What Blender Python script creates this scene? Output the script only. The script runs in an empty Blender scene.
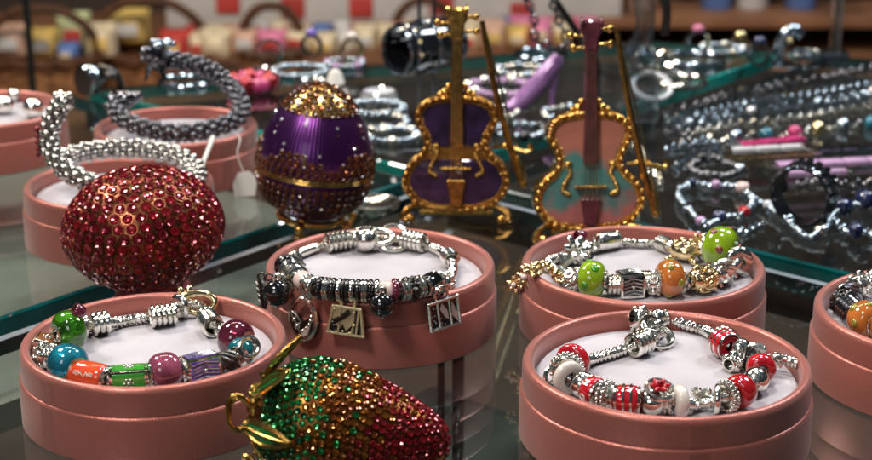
import bpy, bmesh, math, random
from mathutils import Vector, Matrix

R = math.radians
PI = math.pi
random.seed(7)
scene = bpy.context.scene
COL = scene.collection

# ------------------------------------------------------------------ camera
PITCH, FPX, CAMH = 18.0, 1600.0, 0.224
cam_d = bpy.data.cameras.new("camera")
cam = bpy.data.objects.new("camera", cam_d)
COL.objects.link(cam)
cam.location = (0, 0, CAMH)
cam.rotation_euler = (R(90 - PITCH), 0, 0)
cam_d.sensor_width = 36
cam_d.lens = FPX / 872 * 36
cam_d.clip_start, cam_d.clip_end = 0.01, 50
cam_d.dof.use_dof = True
cam_d.dof.focus_distance = 0.535
cam_d.dof.aperture_fstop = 15.0
cam_d.dof.aperture_blades = 7
scene.camera = cam

# ------------------------------------------------------------------ world, lamps, exposure
w = bpy.data.worlds.new("World")
scene.world = w
w.use_nodes = True
nt = w.node_tree
for n in list(nt.nodes):
    nt.nodes.remove(n)
wo = nt.nodes.new("ShaderNodeOutputWorld")
bg = nt.nodes.new("ShaderNodeBackground")
tc = nt.nodes.new("ShaderNodeTexCoord")
sep = nt.nodes.new("ShaderNodeSeparateXYZ")
nt.links.new(tc.outputs["Generated"], sep.inputs[0])
noi = nt.nodes.new("ShaderNodeTexNoise")       # soft light and dark masses of the shop around
noi.inputs["Scale"].default_value = 2.6
noi.inputs["Detail"].default_value = 3.0
noi.inputs["Roughness"].default_value = 0.55
nt.links.new(tc.outputs["Generated"], noi.inputs["Vector"])
rv = nt.nodes.new("ShaderNodeValToRGB")
rv.color_ramp.elements[0].position = 0.42
rv.color_ramp.elements[0].color = (0, 0, 0, 1)
rv.color_ramp.elements[1].position = 0.66
rv.color_ramp.elements[1].color = (1, 1, 1, 1)
nt.links.new(noi.outputs["Fac"], rv.inputs[0])
re = nt.nodes.new("ShaderNodeValToRGB")      # room: dim below, shop interior level, pale ceiling
el = re.color_ramp.elements
el[0].position, el[0].color = 0.30, (0.015, 0.013, 0.012, 1)
el[1].position, el[1].color = 0.50, (0.11, 0.095, 0.085, 1)
e = el.new(0.62); e.color = (0.06, 0.085, 0.10, 1)
e = el.new(1.0); e.color = (0.30, 0.34, 0.40, 1)
mr = nt.nodes.new("ShaderNodeMapRange")
mr.inputs[1].default_value, mr.inputs[2].default_value = -1, 1
nt.links.new(sep.outputs[2], mr.inputs[0])
nt.links.new(mr.outputs[0], re.inputs[0])
mm = nt.nodes.new("ShaderNodeMix")
mm.data_type = 'RGBA'
mm.blend_type = 'MULTIPLY'
mm.inputs[0].default_value = 1
rm = nt.nodes.new("ShaderNodeMapRange")
rm.inputs[3].default_value, rm.inputs[4].default_value = 0.25, 2.6
nt.links.new(rv.outputs[0], rm.inputs[0])
nt.links.new(re.outputs[0], mm.inputs[6])
nt.links.new(rm.outputs[0], mm.inputs[7])
nt.links.new(mm.outputs[2], bg.inputs[0])
bg.inputs[1].default_value = 0.31
nt.links.new(bg.outputs[0], wo.inputs[0])


def lamp(name, loc, aim, energy, sx, sy, col=(1, 1, 1)):
    d = bpy.data.lights.new(name, 'AREA')
    d.shape = 'RECTANGLE'
    d.size, d.size_y = sx, sy
    d.energy = energy
    d.color = col
    o = bpy.data.objects.new(name, d)
    COL.objects.link(o)
    o.location = loc
    o.rotation_euler = (Vector(aim) - Vector(loc)).to_track_quat('-Z', 'Y').to_euler()
    return o


lamp("ceiling_lamp", (-0.92, 1.22, 1.18), (0.0, 0.6, 0), 15.0, 0.34, 0.34, (1.0, 0.92, 0.83))
lamp("ceiling_lamp", (0.92, 1.25, 1.18), (0.05, 0.6, 0), 11.0, 0.34, 0.34, (0.92, 0.96, 1.0))
lamp("ceiling_lamp", (-0.42, 0.10, 0.95), (0.0, 0.6, 0), 6.5, 0.17, 0.17, (1.0, 0.92, 0.84))
lamp("front_fill", (-0.38, -0.30, 0.50), (0.0, 0.55, 0), 1.1, 0.35, 0.30, (0.97, 0.98, 1.0))  # unseen fill added behind the camera to brighten charms and box sides
lamp("ceiling_lamp", (0.12, 0.62, 1.25), (0.0, 0.58, 0), 5.5, 0.12, 0.12, (1.0, 0.97, 0.93))
lamp("ceiling_lamp", (0.3, 1.55, 1.3), (0.1, 0.9, 0), 4.0, 0.3, 0.15, (0.85, 0.93, 1.0))
lamp("ceiling_lamp", (-0.25, 1.35, 1.0), (-0.35, 2.1, -0.2), 6.5, 0.5, 0.15, (1.0, 0.80, 0.58))

scene.view_settings.view_transform = 'Standard'
scene.view_settings.look = 'None'
scene.view_settings.exposure = 0.0
scene.view_settings.gamma = 1.0
scene.cycles.max_bounces = 9
scene.cycles.transparent_max_bounces = 14
scene.cycles.caustics_reflective = False
scene.cycles.caustics_refractive = False
scene.cycles.sample_clamp_indirect = 5.0
scene.cycles.use_denoising = True

SP, CP = math.sin(R(PITCH)), math.cos(R(PITCH))


def ray(px, py):
    x, y = (px - 436) / FPX, (230 - py) / FPX
    return Vector((x, CP + y * SP, -SP + y * CP))


def P(px, py, z=0.0):
    d = ray(px, py)
    return Vector((0, 0, CAMH)) + d * ((z - CAMH) / d.z)


def PY(px, py, Y):
    d = ray(px, py)
    return Vector((0, 0, CAMH)) + d * (Y / d.y)


# ------------------------------------------------------------------ materials
def mat(name, col, rough=0.4, metal=0.0, spec=0.5, coat=0.0, trans=0.0, ior=1.5, var=0.0, vscale=300,
        bump=0.0, bscale=900, sheen=0.0, col2=None, rvar=0.0):
    m = bpy.data.materials.new(name)
    m.use_nodes = True
    t = m.node_tree
    b = t.nodes["Principled BSDF"]
    b.inputs["Base Color"].default_value = (*col, 1)
    b.inputs["Roughness"].default_value = rough
    b.inputs["Metallic"].default_value = metal
    b.inputs["Specular IOR Level"].default_value = spec
    b.inputs["Coat Weight"].default_value = coat
    b.inputs["Coat Roughness"].default_value = 0.04
    b.inputs["Transmission Weight"].default_value = trans
    b.inputs["IOR"].default_value = ior
    b.inputs["Sheen Weight"].default_value = sheen
    tcn = t.nodes.new("ShaderNodeTexCoord")
    if var or col2 or rvar:
        n = t.nodes.new("ShaderNodeTexNoise")
        n.inputs["Scale"].default_value = vscale
        n.inputs["Detail"].default_value = 4
        t.links.new(tcn.outputs["Object"], n.inputs["Vector"])
        if var or col2:
            r = t.nodes.new("ShaderNodeValToRGB")
            c2 = col2 or tuple(min(1, c * (1 + var)) for c in col)
            c1 = col if col2 else tuple(c * (1 - var) for c in col)
            r.color_ramp.elements[0].position = 0.35
            r.color_ramp.elements[1].position = 0.65
            r.color_ramp.elements[0].color = (*c1, 1)
            r.color_ramp.elements[1].color = (*c2, 1)
            t.links.new(n.outputs["Fac"], r.inputs[0])
            t.links.new(r.outputs[0], b.inputs["Base Color"])
        if rvar:
            q = t.nodes.new("ShaderNodeMapRange")
            q.inputs[3].default_value = max(0.01, rough - rvar)
            q.inputs[4].default_value = rough + rvar
            t.links.new(n.outputs["Fac"], q.inputs[0])
            t.links.new(q.outputs[0], b.inputs["Roughness"])
    if bump:
        n2 = t.nodes.new("ShaderNodeTexNoise")
        n2.inputs["Scale"].default_value = bscale
        n2.inputs["Detail"].default_value = 3
        t.links.new(tcn.outputs["Object"], n2.inputs["Vector"])
        bp = t.nodes.new("ShaderNodeBump")
        bp.inputs["Strength"].default_value = bump
        bp.inputs["Distance"].default_value = 0.0006
        t.links.new(n2.outputs["Fac"], bp.inputs["Height"])
        t.links.new(bp.outputs[0], b.inputs["Normal"])
    return m


def clear_mat(name, tint, f0=0.06, gl=(1, 1, 1), rough=0.02):
    """thin clear sheet: tinted see-through with fresnel reflection"""
    m = bpy.data.materials.new(name)
    m.use_nodes = True
    t = m.node_tree
    for n in list(t.nodes):
        t.nodes.remove(n)
    o = t.nodes.new("ShaderNodeOutputMaterial")
    mx = t.nodes.new("ShaderNodeMixShader")
    tr = t.nodes.new("ShaderNodeBsdfTransparent")
    tr.inputs[0].default_value = (*tint, 1)
    g = t.nodes.new("ShaderNodeBsdfGlossy")
    g.inputs[0].default_value = (*gl, 1)
    g.inputs[1].default_value = rough
    fr = t.nodes.new("ShaderNodeFresnel")
    ge = t.nodes.new("ShaderNodeNewGeometry")
    io = t.nodes.new("ShaderNodeMapRange")           # the same reflection from both faces of the sheet
    io.inputs[3].default_value, io.inputs[4].default_value = 1.5 + f0, 1 / (1.5 + f0)
    t.links.new(ge.outputs["Backfacing"], io.inputs[0])
    t.links.new(io.outputs[0], fr.inputs[0])
    tcn = t.nodes.new("ShaderNodeTexCoord")
    ns = t.nodes.new("ShaderNodeTexNoise")           # finger marks and dust film
    ns.inputs["Scale"].default_value = 25
    ns.inputs["Detail"].default_value = 6
    t.links.new(tcn.outputs["Object"], ns.inputs["Vector"])
    mp = t.nodes.new("ShaderNodeMapRange")
    mp.inputs[1].default_value, mp.inputs[2].default_value = 0.35, 0.75
    mp.inputs[3].default_value, mp.inputs[4].default_value = rough, rough + 0.05
    t.links.new(ns.outputs["Fac"], mp.inputs[0])
    t.links.new(mp.outputs[0], g.inputs[1])
    t.links.new(fr.outputs[0], mx.inputs[0])
    t.links.new(tr.outputs[0], mx.inputs[1])
    t.links.new(g.outputs[0], mx.inputs[2])
    t.links.new(mx.outputs[0], o.inputs[0])
    return m


M = {}
M['box'] = mat("pink pearl paper", (0.46, 0.148, 0.115), 0.30, 0.45, 0.5, coat=0.10, var=0.05, vscale=2600, bump=0.16, bscale=2400, rvar=0.05)
for _k, _c in enumerate(((0.47, 0.148, 0.114), (0.49, 0.162, 0.126), (0.44, 0.137, 0.104))):
    M['box%d' % _k] = mat('pink pearl paper', _c, 0.30 + 0.03 * _k, 0.40, 0.5, coat=0.10, sheen=0.2, var=0.07, vscale=2600, bump=0.2, bscale=2200, rvar=0.07)
M['pad'] = mat("white satin pad", (0.53, 0.495, 0.53), 0.6, 0, 0.25, var=0.10, vscale=45, bump=0.9, bscale=130, sheen=0.3)
M['silver'] = mat("polished silver", (0.88, 0.84, 0.76), 0.15, 1, var=0.2, vscale=500, bump=0.08, bscale=1200, rvar=0.06)
M['duskysilver'] = mat('worn silver', (0.60, 0.58, 0.54), 0.13, 1, var=0.25, vscale=500)
M['gunmetal'] = mat('gunmetal', (0.17, 0.17, 0.19), 0.14, 1, var=0.3, vscale=400)
M['satingold'] = mat('satin pale gold', (0.94, 0.78, 0.48), 0.42, 0.85, var=0.15, vscale=400, bump=0.2, bscale=1500)
M['oxid'] = mat("darkened silver", (0.11, 0.105, 0.10), 0.28, 1, var=0.4, vscale=600, bump=0.2, bscale=1500)
M['steel'] = mat("dark steel beads", (0.22, 0.22, 0.235), 0.17, 1, var=0.25, vscale=400)
M['gold'] = mat("polished gold", (0.86, 0.53, 0.15), 0.16, 1, var=0.12, vscale=500, bump=0.1, bscale=1200, rvar=0.06)
M['palegold'] = mat("pale gold", (0.90, 0.72, 0.40), 0.14, 1, var=0.1, vscale=500, bump=0.1, bscale=1500)
M['oldgold'] = mat("antique gold", (0.52, 0.29, 0.075), 0.24, 1, var=0.3, vscale=400, bump=0.2, bscale=1400)
M['black'] = mat("black onyx", (0.006, 0.006, 0.007), 0.05, 0, 0.6, coat=1)
M['white'] = mat("cream white enamel", (0.82, 0.73, 0.66), 0.14, 0, 0.5, coat=0.6)
M['pearl'] = mat("pink pearl bead", (0.78, 0.60, 0.56), 0.22, 0, 0.6, coat=0.4)
M['red'] = mat("red enamel", (0.55, 0.012, 0.022), 0.1, 0, 0.5, coat=1, var=0.12, vscale=300)
M['redglass'] = mat("red glass", (0.60, 0.015, 0.02), 0.05, 0, 0.5, coat=1, trans=0.25)
M['orange'] = mat("orange red enamel", (0.80, 0.085, 0.025), 0.12, 0, 0.5, coat=1, var=0.08)
M['turq'] = mat("turquoise glass", (0.02, 0.36, 0.52), 0.05, 0, 0.5, coat=1, trans=0.65, var=0.5, vscale=160)
M['teal'] = mat("teal glass", (0.01, 0.17, 0.21), 0.05, 0, 0.5, coat=1, trans=0.25, var=0.4, vscale=300)
M['greenglass'] = mat("green glass", (0.08, 0.42, 0.012), 0.04, 0, 0.5, coat=1, trans=0.8, var=0.5, vscale=160)
M['lime'] = mat("lime glass", (0.30, 0.50, 0.012), 0.06, 0, 0.5, coat=1, trans=0.15, var=0.22, vscale=180)
M['limedot'] = mat("green dot glass", (0.06, 0.30, 0.012), 0.06, 0, 0.5, coat=1)
M['browndot'] = mat("brown dot glass", (0.22, 0.04, 0.015), 0.06, 0, 0.5, coat=1)
M['amberglass'] = mat("orange glass", (0.66, 0.20, 0.035), 0.06, 0, 0.5, coat=1, trans=0.15, var=0.2, vscale=200)
M['olivedot'] = mat("olive dot glass", (0.30, 0.25, 0.02), 0.06, 0, 0.5, coat=1)
M['mauve'] = mat("mauve glass", (0.40, 0.09, 0.16), 0.06, 0, 0.5, coat=1, trans=0.35, var=0.35, vscale=150)
M['plum'] = mat("plum glass", (0.24, 0.03, 0.07), 0.04, 0, 0.5, coat=1, trans=0.6, var=0.5, vscale=200)
M['clear'] = mat("clear glass", (0.95, 0.95, 0.97), 0.03, 0, 0.5, coat=0.5, trans=0.9)
M['greenen'] = mat("green enamel", (0.06, 0.40, 0.05), 0.12, 0, 0.5, coat=1, var=0.2)
M['violet'] = mat("violet enamel", (0.10, 0.035, 0.42), 0.1, 0.2, 0.5, coat=1, var=0.6, vscale=700, col2=(0.32, 0.22, 0.72))
M['brownst'] = mat("brown stone", (0.34, 0.12, 0.04), 0.1, 0, 0.5, coat=1, var=0.4, vscale=400)
M['ruby'] = mat("ruby crystal", (0.22, 0.006, 0.016), 0.10, 0.6, 0.6, coat=0.7)
M['ruby2'] = mat("bright ruby crystal", (0.34, 0.009, 0.018), 0.10, 0.6, 0.6, coat=0.7)
M['emer'] = mat("emerald crystal", (0.012, 0.24, 0.05), 0.09, 0.8, 0.6, coat=0.7)
M['emer2'] = mat('dark emerald crystal', (0.006, 0.10, 0.03), 0.08, 0.8, 0.6, coat=0.7)
M['ambr'] = mat('amber crystal', (0.40, 0.13, 0.010), 0.09, 0.8, 0.6, coat=0.7)
M['ambr2'] = mat('deep amber crystal', (0.24, 0.055, 0.006), 0.09, 0.7, 0.6, coat=0.7)
M['topaz'] = mat('topaz crystal', (0.075, 0.018, 0.004), 0.16, 0.1, 0.5, coat=0.35)
M['whitecr'] = mat("white crystal", (0.85, 0.8, 0.82), 0.05, 0.6, 0.6, coat=1)
M['darkgold'] = mat('dark gold setting', (0.16, 0.065, 0.018), 0.3, 1, var=0.3, vscale=300)
M['redgold'] = mat("reddish gold setting", (0.30, 0.11, 0.055), 0.28, 1, var=0.3, vscale=120)
M['leafen'] = mat("leaf green enamel", (0.02, 0.17, 0.03), 0.15, 0.3, 0.5, coat=1, var=0.4, vscale=300)
M['pinkfoot'] = mat("rose foot", (0.42, 0.09, 0.10), 0.35, 0.2, var=0.1)
M['purpen'] = mat("deep purple enamel", (0.038, 0.016, 0.062), 0.3, 0.3, 0.5, coat=0.8, var=0.4, vscale=200)
M['plumwood'] = mat("plum lacquer", (0.15, 0.036, 0.052), 0.22, 0.15, 0.5, coat=0.6, var=0.3, vscale=160)
M['velvetboard'] = mat("dark brown velvet", (0.020, 0.0135, 0.012), 0.85, 0, 0.2, var=0.35, vscale=60, bump=0.3, bscale=400)  # the board's own dark brown velvet
M['base'] = mat("pale grey beige board", (0.33, 0.31, 0.265), 0.55, 0, 0.3, var=0.14, vscale=14, bump=0.1, bscale=80)
M['frontbase'] = mat('grey green board', (0.105, 0.115, 0.108), 0.5, 0, 0.4, var=0.25, vscale=11, bump=0.1, bscale=60)
M['post'] = mat("dark metal post", (0.02, 0.035, 0.035), 0.3, 0.5, var=0.2)
M['edge'] = mat("teal glass edge", (0.001, 0.085, 0.085), 0.10, 0, 0.6, coat=1, var=0.4, vscale=30)
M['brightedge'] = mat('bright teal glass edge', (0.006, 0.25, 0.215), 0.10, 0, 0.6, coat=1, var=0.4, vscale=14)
M['bevel'] = mat("glass bevel with painted glint", (0.55, 0.66, 0.74), 0.28, 0.6, 0.6, var=0.15, vscale=30)  # pale blue colour puts in the edge's bright reflected stripe
M['wicker'] = mat("brown wicker", (0.34, 0.165, 0.07), 0.6, 0, 0.3, var=0.5, vscale=70, bump=0.8, bscale=220)
M['wickerd'] = mat("dark wicker cane", (0.085, 0.035, 0.015), 0.5, 0, 0.3, var=0.4, vscale=80)
M['cream'] = mat("cream paper", (0.72, 0.60, 0.40), 0.6, var=0.25, vscale=28)
M['salmon'] = mat("salmon paper", (0.62, 0.38, 0.27), 0.6, var=0.25, vscale=28)
M['yell'] = mat("yellow paper", (0.70, 0.48, 0.14), 0.6, var=0.35, vscale=40)
M['redp'] = mat("red paper", (0.50, 0.055, 0.045), 0.5, var=0.15, vscale=30)
M['whitep'] = mat("white board", (0.62, 0.60, 0.57), 0.55, var=0.06, vscale=20)
M['greenp'] = mat("pale green paper", (0.55, 0.60, 0.32), 0.6, var=0.3, vscale=30)
M['pinkp'] = mat("pink paper", (0.72, 0.22, 0.36), 0.5, var=0.2, vscale=30)
M['bluep'] = mat("blue paper", (0.10, 0.18, 0.42), 0.5, var=0.2, vscale=30)
M['darkwood'] = mat("dark wood", (0.035, 0.018, 0.012), 0.5, var=0.4, vscale=12)
M['wood'] = mat("warm wood", (0.26, 0.12, 0.06), 0.5, var=0.3, vscale=12)
M['floor'] = mat("dim brown floor", (0.06, 0.04, 0.03), 0.7, var=0.3, vscale=6)
M['wall'] = mat("dim wall", (0.07, 0.045, 0.035), 0.8, var=0.2, vscale=3)
M['lav'] = mat("lavender enamel", (0.42, 0.20, 0.50), 0.2, 0.1, coat=0.6, var=0.15)
M['magenta'] = mat("magenta enamel", (0.60, 0.05, 0.20), 0.2, 0, coat=0.6, var=0.2)
M['lilac'] = mat("pale lilac enamel", (0.62, 0.40, 0.64), 0.25, 0, coat=0.5, var=0.15)
M['blueen'] = mat("deep blue enamel", (0.012, 0.022, 0.09), 0.12, 0.1, coat=1, var=0.3)
M['whitepl'] = mat("white plastic", (0.80, 0.80, 0.84), 0.25, 0, coat=0.3)
M['tagw'] = mat("white card", (0.80, 0.76, 0.70), 0.6)
M['darken'] = mat("black enamel", (0.012, 0.014, 0.018), 0.07, 0.2, 0.6, coat=1)
M['bluesteel'] = mat("bluish silver", (0.46, 0.55, 0.63), 0.13, 1, var=0.2, vscale=200)
M['glass'] = clear_mat("shelf glass", (0.88, 0.94, 0.93), 0.32)
M['acryl'] = clear_mat("clear acrylic", (0.66, 0.71, 0.74), 0.9, rough=0.12)


def grad_mat(name, stops, axis=2, lo=0.0, hi=0.06, rough=0.2, metal=0.1, stripes=0):
    """lacquer painted in bands along an axis of the object"""
    m = mat(name, stops[0][1], rough, metal, 0.5, coat=0.8)
    t = m.node_tree
    b = t.nodes["Principled BSDF"]
    tcn = t.nodes.new("ShaderNodeTexCoord")
    s = t.nodes.new("ShaderNodeSeparateXYZ")
    ns = t.nodes.new("ShaderNodeTexNoise")
    ns.inputs["Scale"].default_value = 75
    t.links.new(tcn.outputs["Object"], s.inputs[0])
    t.links.new(tcn.outputs["Object"], ns.inputs["Vector"])
    q = t.nodes.new("ShaderNodeMapRange")
    q.inputs[1].default_value, q.inputs[2].default_value = lo, hi
    t.links.new(s.outputs[axis], q.inputs[0])
    ad = t.nodes.new("ShaderNodeMath")
    ad.operation = 'MULTIPLY_ADD'
    ad.inputs[1].default_value = 0.55
    t.links.new(ns.outputs["Fac"], ad.inputs[0])
    t.links.new(q.outputs[0], ad.inputs[2])
    r = t.nodes.new("ShaderNodeValToRGB")
    while len(r.color_ramp.elements) < len(stops):
        r.color_ramp.elements.new(0.5)
    for e_, (p_, c_) in zip(r.color_ramp.elements, stops):
        e_.position, e_.color = p_, (*c_, 1)
    t.links.new(ad.outputs[0], r.inputs[0])
    t.links.new(r.outputs[0], b.inputs["Base Color"])
    return m


M['pinkteal'] = grad_mat("pink and teal lacquer", [(0.0, (0.58, 0.19, 0.16)), (0.50, (0.54, 0.18, 0.16)), (0.62, (0.09, 0.29, 0.27)),
                                                   (0.82, (0.10, 0.32, 0.29)), (0.93, (0.60, 0.22, 0.15)), (1.0, (0.66, 0.24, 0.16))], rough=0.3)


def guilloche():
    m = mat("ribbed purple enamel", (0.085, 0.016, 0.12), 0.28, 0.8, 0.6, coat=0.2)
    t = m.node_tree
    b = t.nodes["Principled BSDF"]
    tcn = t.nodes.new("ShaderNodeTexCoord")
    g = t.nodes.new("ShaderNodeTexGradient")
    g.gradient_type = 'RADIAL'
    t.links.new(tcn.outputs["Object"], g.inputs[0])
    k = t.nodes.new("ShaderNodeMath"); k.operation = 'MULTIPLY'; k.inputs[1].default_value = 2 * PI * 84
    s = t.nodes.new("ShaderNodeMath"); s.operation = 'SINE'
    t.links.new(g.outputs["Fac"], k.inputs[0])
    t.links.new(k.outputs[0], s.inputs[0])
    bp = t.nodes.new("ShaderNodeBump")
    bp.inputs["Strength"].default_value = 0.18
    bp.inputs["Distance"].default_value = 0.0003
    t.links.new(s.outputs[0], bp.inputs["Height"])
    t.links.new(bp.outputs[0], b.inputs["Normal"])
    return m


M['guil'] = guilloche()


# ------------------------------------------------------------------ mesh helpers
class MB:
    def __init__(s):
        s.v, s.f, s.m, s.mi = [], [], [], 0

    def add(s, vs, fs, X=None):
        o = len(s.v)
        s.v += [(X @ Vector(v)) if X else Vector(v) for v in vs]
        s.f += [tuple(i + o for i in f) for f in fs]
        s.m += [s.mi] * len(fs)
        return s

    def lathe(s, prof, seg=32, X=None, closed=False):
        vs, fs = [], []
        n = len(prof)
        for i in range(seg):
            a = 2 * PI * i / seg
            for r, z in prof:
                vs.append((max(r, 1e-6) * math.cos(a), max(r, 1e-6) * math.sin(a), z))
        for i in range(seg):
            j = (i + 1) % seg
            for k in range(n if closed else n - 1):
                k2 = (k + 1) % n
                fs.append((i * n + k, j * n + k, j * n + k2, i * n + k2))
        return s.add(vs, fs, X)

    def tube(s, path, r, seg=8, closed=False, caps=True, X=None, flat=1.0):
        pts = [Vector(p) for p in path]
        n = len(pts)
        rs = r if isinstance(r, (list, tuple)) else [r] * n
        vs, fs = [], []
        prev = None
        for i, p in enumerate(pts):
            a = pts[(i - 1) % n] if (closed or i > 0) else p
            b = pts[(i + 1) % n] if (closed or i < n - 1) else p
            t = (b - a)
            t = t.normalized() if t.length > 1e-9 else Vector((0, 0, 1))
            if prev is None:
                u = t.orthogonal().normalized()
                if abs(t.z) < 0.9:
                    u = (Vector((0, 0, 1)) - t * t.z).normalized()
            else:
                u = (prev - t * prev.dot(t))
                u = u.normalized() if u.length > 1e-9 else t.orthogonal().normalized()
            prev = u
            v = t.cross(u)
            for k in range(seg):
                c = 2 * PI * k / seg
                vs.append(p + (u * math.cos(c) * flat + v * math.sin(c)) * rs[i])
        for i in range(n if closed else n - 1):
            j = (i + 1) % n
            for k in range(seg):
                k2 = (k + 1) % seg
                fs.append((i * seg + k, i * seg + k2, j * seg + k2, j * seg + k))
        if caps and not closed:
            fs.append(tuple(reversed(range(seg))))
            fs.append(tuple((n - 1) * seg + k for k in range(seg)))
        return s.add(vs, fs, X)

    def sphere(s, r=1.0, X=None, seg=16, rings=10, sc=(1, 1, 1)):
        prof = [(r * math.sin(PI * i / rings), -r * math.cos(PI * i / rings)) for i in range(rings + 1)]
        return s.lathe(prof, seg, (X or Matrix()) @ Matrix.Diagonal((*sc, 1)))

    def torus(s, Rr, r, X=None, seg=28, ts=10, sz=1.0):
        prof = [(Rr + r * math.cos(2 * PI * i / ts), sz * r * math.sin(2 * PI * i / ts)) for i in range(ts)]
        return s.lathe(prof, seg, X, closed=True)

    def box(s, sx, sy, sz, X=None, bev=0.0):
        bm = bmesh.new()
        bmesh.ops.create_cube(bm, size=1)
        bmesh.ops.scale(bm, vec=(sx, sy, sz), verts=bm.verts)
        if bev:
            bmesh.ops.bevel(bm, geom=bm.edges[:], offset=bev, segments=2, affect='EDGES', profile=0.6)
        bm.verts.index_update()
        s.add([v.co.copy() for v in bm.verts], [tuple(v.index for v in f.verts) for f in bm.faces], X)
        bm.free()
        return s

    def prism(s, out, t, X=None, bev=0.0, dome=0.0):
        """outline (list of (x,y), ccw) extruded along +z from 0 to t, with a bevelled top"""
        n = len(out)
        vs = [(x, y, 0) for x, y in out]
        rings = [vs]
        rings.append([(x, y, t - bev) for x, y in out])
        if bev:
            rings.append([(x, y, t) for x, y in inset(out, bev)])
        allv, fs = [], []
        for r_ in rings:
            allv += r_
        for q in range(len(rings) - 1):
            for i in range(n):
                j = (i + 1) % n
                fs.append((q * n + i, q * n + j, (q + 1) * n + j, (q + 1) * n + i))
        fs.append(tuple(reversed(range(n))))
        fs.append(tuple((len(rings) - 1) * n + i for i in range(n)))
        return s.add(allv, fs, X)

    def mesh(s, name, mats, angle=40):
        me = bpy.data.meshes.new(name)
        me.from_pydata([tuple(v) for v in s.v], [], s.f)
        for m_ in (mats if isinstance(mats, (list, tuple)) else [mats]):
            me.materials.append(M[m_] if isinstance(m_, str) else m_)
        me.polygons.foreach_set("material_index", s.m)
        if angle > 0:
            me.polygons.foreach_set("use_smooth", [True] * len(me.polygons))
        me.update()
        if angle > 0:
            me.set_sharp_from_angle(angle=R(angle))
        return me

    def build(s, name, mats, parent=None, loc=None, angle=40):
        return link(name, s.mesh(name, mats, angle), parent, loc)


def link(name, me, parent=None, X=None):
    o = bpy.data.objects.new(name, me)
    COL.objects.link(o)
    if parent:
        o.parent = parent
    if X is not None:
        if isinstance(X, Matrix):
            o.matrix_local = X
        else:
            o.location = X
    return o


def inset(out, d):
    n = len(out)
    res = []
    for i in range(n):
        p0, p1, p2 = Vector(out[i - 1]), Vector(out[i]), Vector(out[(i + 1) % n])
        e1, e2 = (p1 - p0), (p2 - p1)
        if e1.length < 1e-9: e1 = e2
        if e2.length < 1e-9: e2 = e1
        n1 = Vector((-e1.y, e1.x)).normalized()
        n2 = Vector((-e2.y, e2.x)).normalized()
        b = n1 + n2
        b = b.normalized() if b.length > 1e-6 else n1
        c = max(0.35, b.dot(n1))
        res.append(tuple(p1 + b * (d / c)))
    return res


def T(x, y=None, z=None):
    return Matrix.Translation(x if y is None else (x, y, z))


def RX(a): return Matrix.Rotation(a, 4, 'X')
def RY(a): return Matrix.Rotation(a, 4, 'Y')
def RZ(a): return Matrix.Rotation(a, 4, 'Z')
def SC(x, y, z): return Matrix.Diagonal((x, y, z, 1))


ALONGX = RY(PI / 2)      # lathe axis z -> x


def frame(p, n, roll=0.0):
    """matrix at p with its z along n"""
    q = Vector(n).to_track_quat('Z', 'Y').to_matrix().to_4x4()
    return T(p) @ q @ RZ(roll)


def spline(pts, sub=8, closed=False):
    pts = [Vector(p) for p in pts]
    n = len(pts)
    out = []
    rng = n if closed else n - 1
    for i in range(rng):
        p1, p2 = pts[i], pts[(i + 1) % n]
        p0 = pts[(i - 1) % n] if (closed or i > 0) else p1 * 2 - p2
        p3 = pts[(i + 2) % n] if (closed or i < n - 2) else p2 * 2 - p1
        for k in range(sub):
            t = k / sub
            out.append(0.5 * ((2 * p1) + (p2 - p0) * t + (2 * p0 - 5 * p1 + 4 * p2 - p3) * t * t + (3 * p1 - p0 - 3 * p2 + p3) * t ** 3))
    if not closed:
        out.append(pts[-1])
    return out


def resample(path, step, closed=False):
    pts = list(path) + ([path[0]] if closed else [])
    out, acc = [pts[0].copy()], 0.0
    for a, b in zip(pts, pts[1:]):
        L = (b - a).length
        if L < 1e-9:
            continue
        d = step - acc
        while d <= L:
            out.append(a + (b - a) * (d / L))
            d += step
        acc = L - (d - step)
    if closed and (out[-1] - out[0]).length < step * 0.5:
        out.pop()
    return out


def thing(name, label, cat, loc=(0, 0, 0), rz=0.0, group=None, rot=None):
    o = bpy.data.objects.new(name, None)
    COL.objects.link(o)
    o.empty_display_size = 0.01
    o.location = loc
    o.rotation_euler = rot if rot else (0, 0, rz)
    return tag(o, label, cat, group)


def tag(o, label, cat, group=None):
    o['label'], o['category'] = label, cat
    if group:
        o['group'] = group
    return o


def struct(name, mb, m, **k):
    o = mb.build(name, m, **k)
    o['kind'] = 'structure'
    return o


# ================================================================== SETTING
def ground_line(a, b):
    p, q = P(*a), P(*b)
    return p.xy, (q - p).xy.normalized()


def meet(l1, l2):
    (p, d), (q, e_) = l1, l2
    den = d.x * e_.y - d.y * e_.x
    t = ((q.x - p.x) * e_.y - (q.y - p.y) * e_.x) / den
    return p + d * t


L1 = ground_line((0, 326), (790, 55))          # long joint between the panes
M1 = ground_line((345, 157), (800, 268))       # cross joint
E1 = ground_line((35, 92), (650, 38))          # far edge of the counter
E2 = ground_line((640, 38), (872, 56))
XP = meet(L1, M1)


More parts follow.
